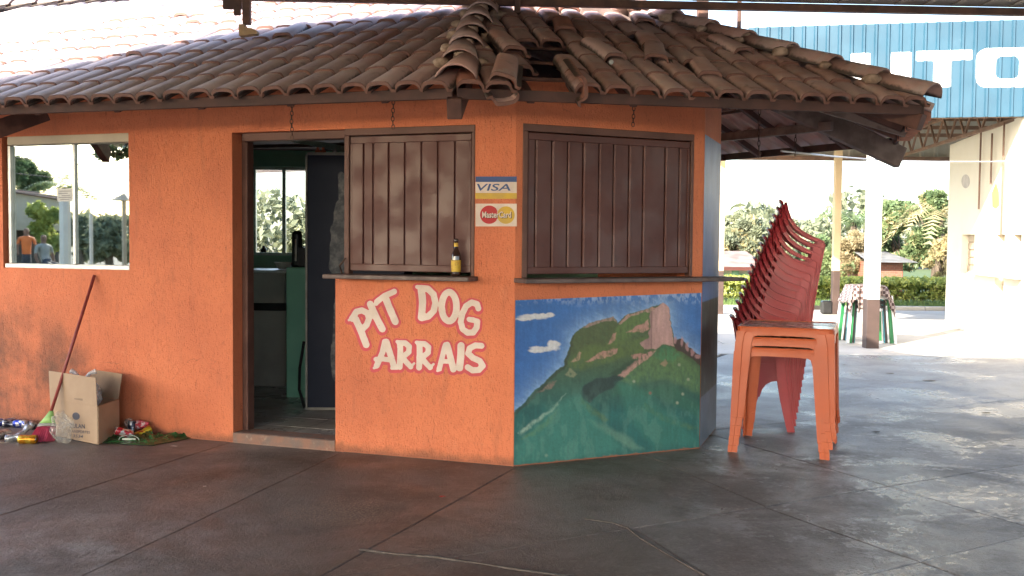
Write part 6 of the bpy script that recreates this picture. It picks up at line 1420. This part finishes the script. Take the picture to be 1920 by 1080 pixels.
pg = G(242, 829); bm = BM(); tube(bm, [(pg.x+.07*cos(PI*k/12), pg.y-.003, .014+.035*sin(PI*k/12)) for k in range(13)], .0025, 4); obj('print_ring', bm, Mlp, fm); bm = BM(); abox(bm, pg.x-.045, pg.x+.045, pg.y-.006, pg.y-.003, .016, .028); obj('print_band', bm, Mlp, fm)
# small litter
def scrap(px, py, w_, d_, m, label, name='paper_scrap', cat='litter', rz=0):
    p = G(px, py); bm = BM(); r_ = random.Random(int(px*7+py)); n_ = 7; P = [(cos(2*PI*k/n_)*w_*r_.uniform(.6, 1), sin(2*PI*k/n_)*d_*r_.uniform(.6, 1), .004+.006*r_.random()) for k in range(n_)]
    c = bm.verts.new((0, 0, .009)); v = [bm.verts.new(q) for q in P]
    for k in range(n_): bm.faces.new((c, v[k], v[(k+1) % n_]))
    bmesh.ops.solidify(bm, geom=bm.faces[:], thickness=.001); o = obj(name, bm, m); o.location = (p.x, p.y, 0); o.rotation_euler = (0, 0, rz); tag(o, label, cat)
MW_ = mat('paper_white', (.6, .58, .54), rough=.8); MLf = mat('dry_leaf', (.18, .11, .05), (.12, .08, .04), 30, rough=.8); MR_ = mat('red_scrap_m', (.5, .03, .03), rough=.6)
scrap(326, 838, .03, .008, MW_, 'white sliver of paper in front of the green film'); scrap(8, 832, .05, .02, mat('torn_label', (.4, .33, .2), (.6, .58, .5), 40), 'torn beige label on the floor at the left edge'); scrap(829, 933, .022, .012, MR_, 'tiny red scrap on the floor joint below the wall corner')
scrap(346, 906, .02, .007, MLf, 'dark dry leaf on the floor in front of the green film', 'leaf', 'leaf'); scrap(384, 914, .012, .006, MW_, 'small pale crumb of paper left of the doorway on the floor'); scrap(1330, 818, .035, .03, MLf, 'dry leaf litter at the foot of the blue wall', 'leaf', 'leaf')
for px, py, w_, m_, lb, nm in ((1517, 695, .07, MW_, 'crumpled white paper right behind the orange tables', 'paper_scrap'), (1742, 714, .09, MLf, 'clump of dry grass on the far patio floor', 'leaf'), (1669, 701, .06, MLf, 'dark dry leaf left of the clump of dry grass', 'leaf'), (1583, 685, .05, MLf, 'dark leaf on the patio nearest behind the table legs', 'leaf'), (1760, 672, .06, MLf, 'dark leaf close to the sunlit paving edge', 'leaf'), (1848, 775, .05, MLf, 'dark leaf at the right of the patio in front', 'leaf'), (1643, 811, .04, MLf, 'single dark leaf on the floor right of the table feet', 'leaf'), (1876, 753, .045, MW_, 'white torn paper on the patio at the far right', 'paper_scrap'), (1916, 787, .03, MW_, 'white paper bit at the right edge of the photo', 'paper_scrap'), (1800, 721, .025, MW_, 'small white paper dot right of the dry grass clump', 'paper_scrap'), (1674, 745, .02, MW_, 'small white dot of paper in the middle of the far patio', 'paper_scrap')):
    scrap(px, py, w_, w_*.5, m_, lb, nm, 'leaf' if nm == 'leaf' else 'litter')
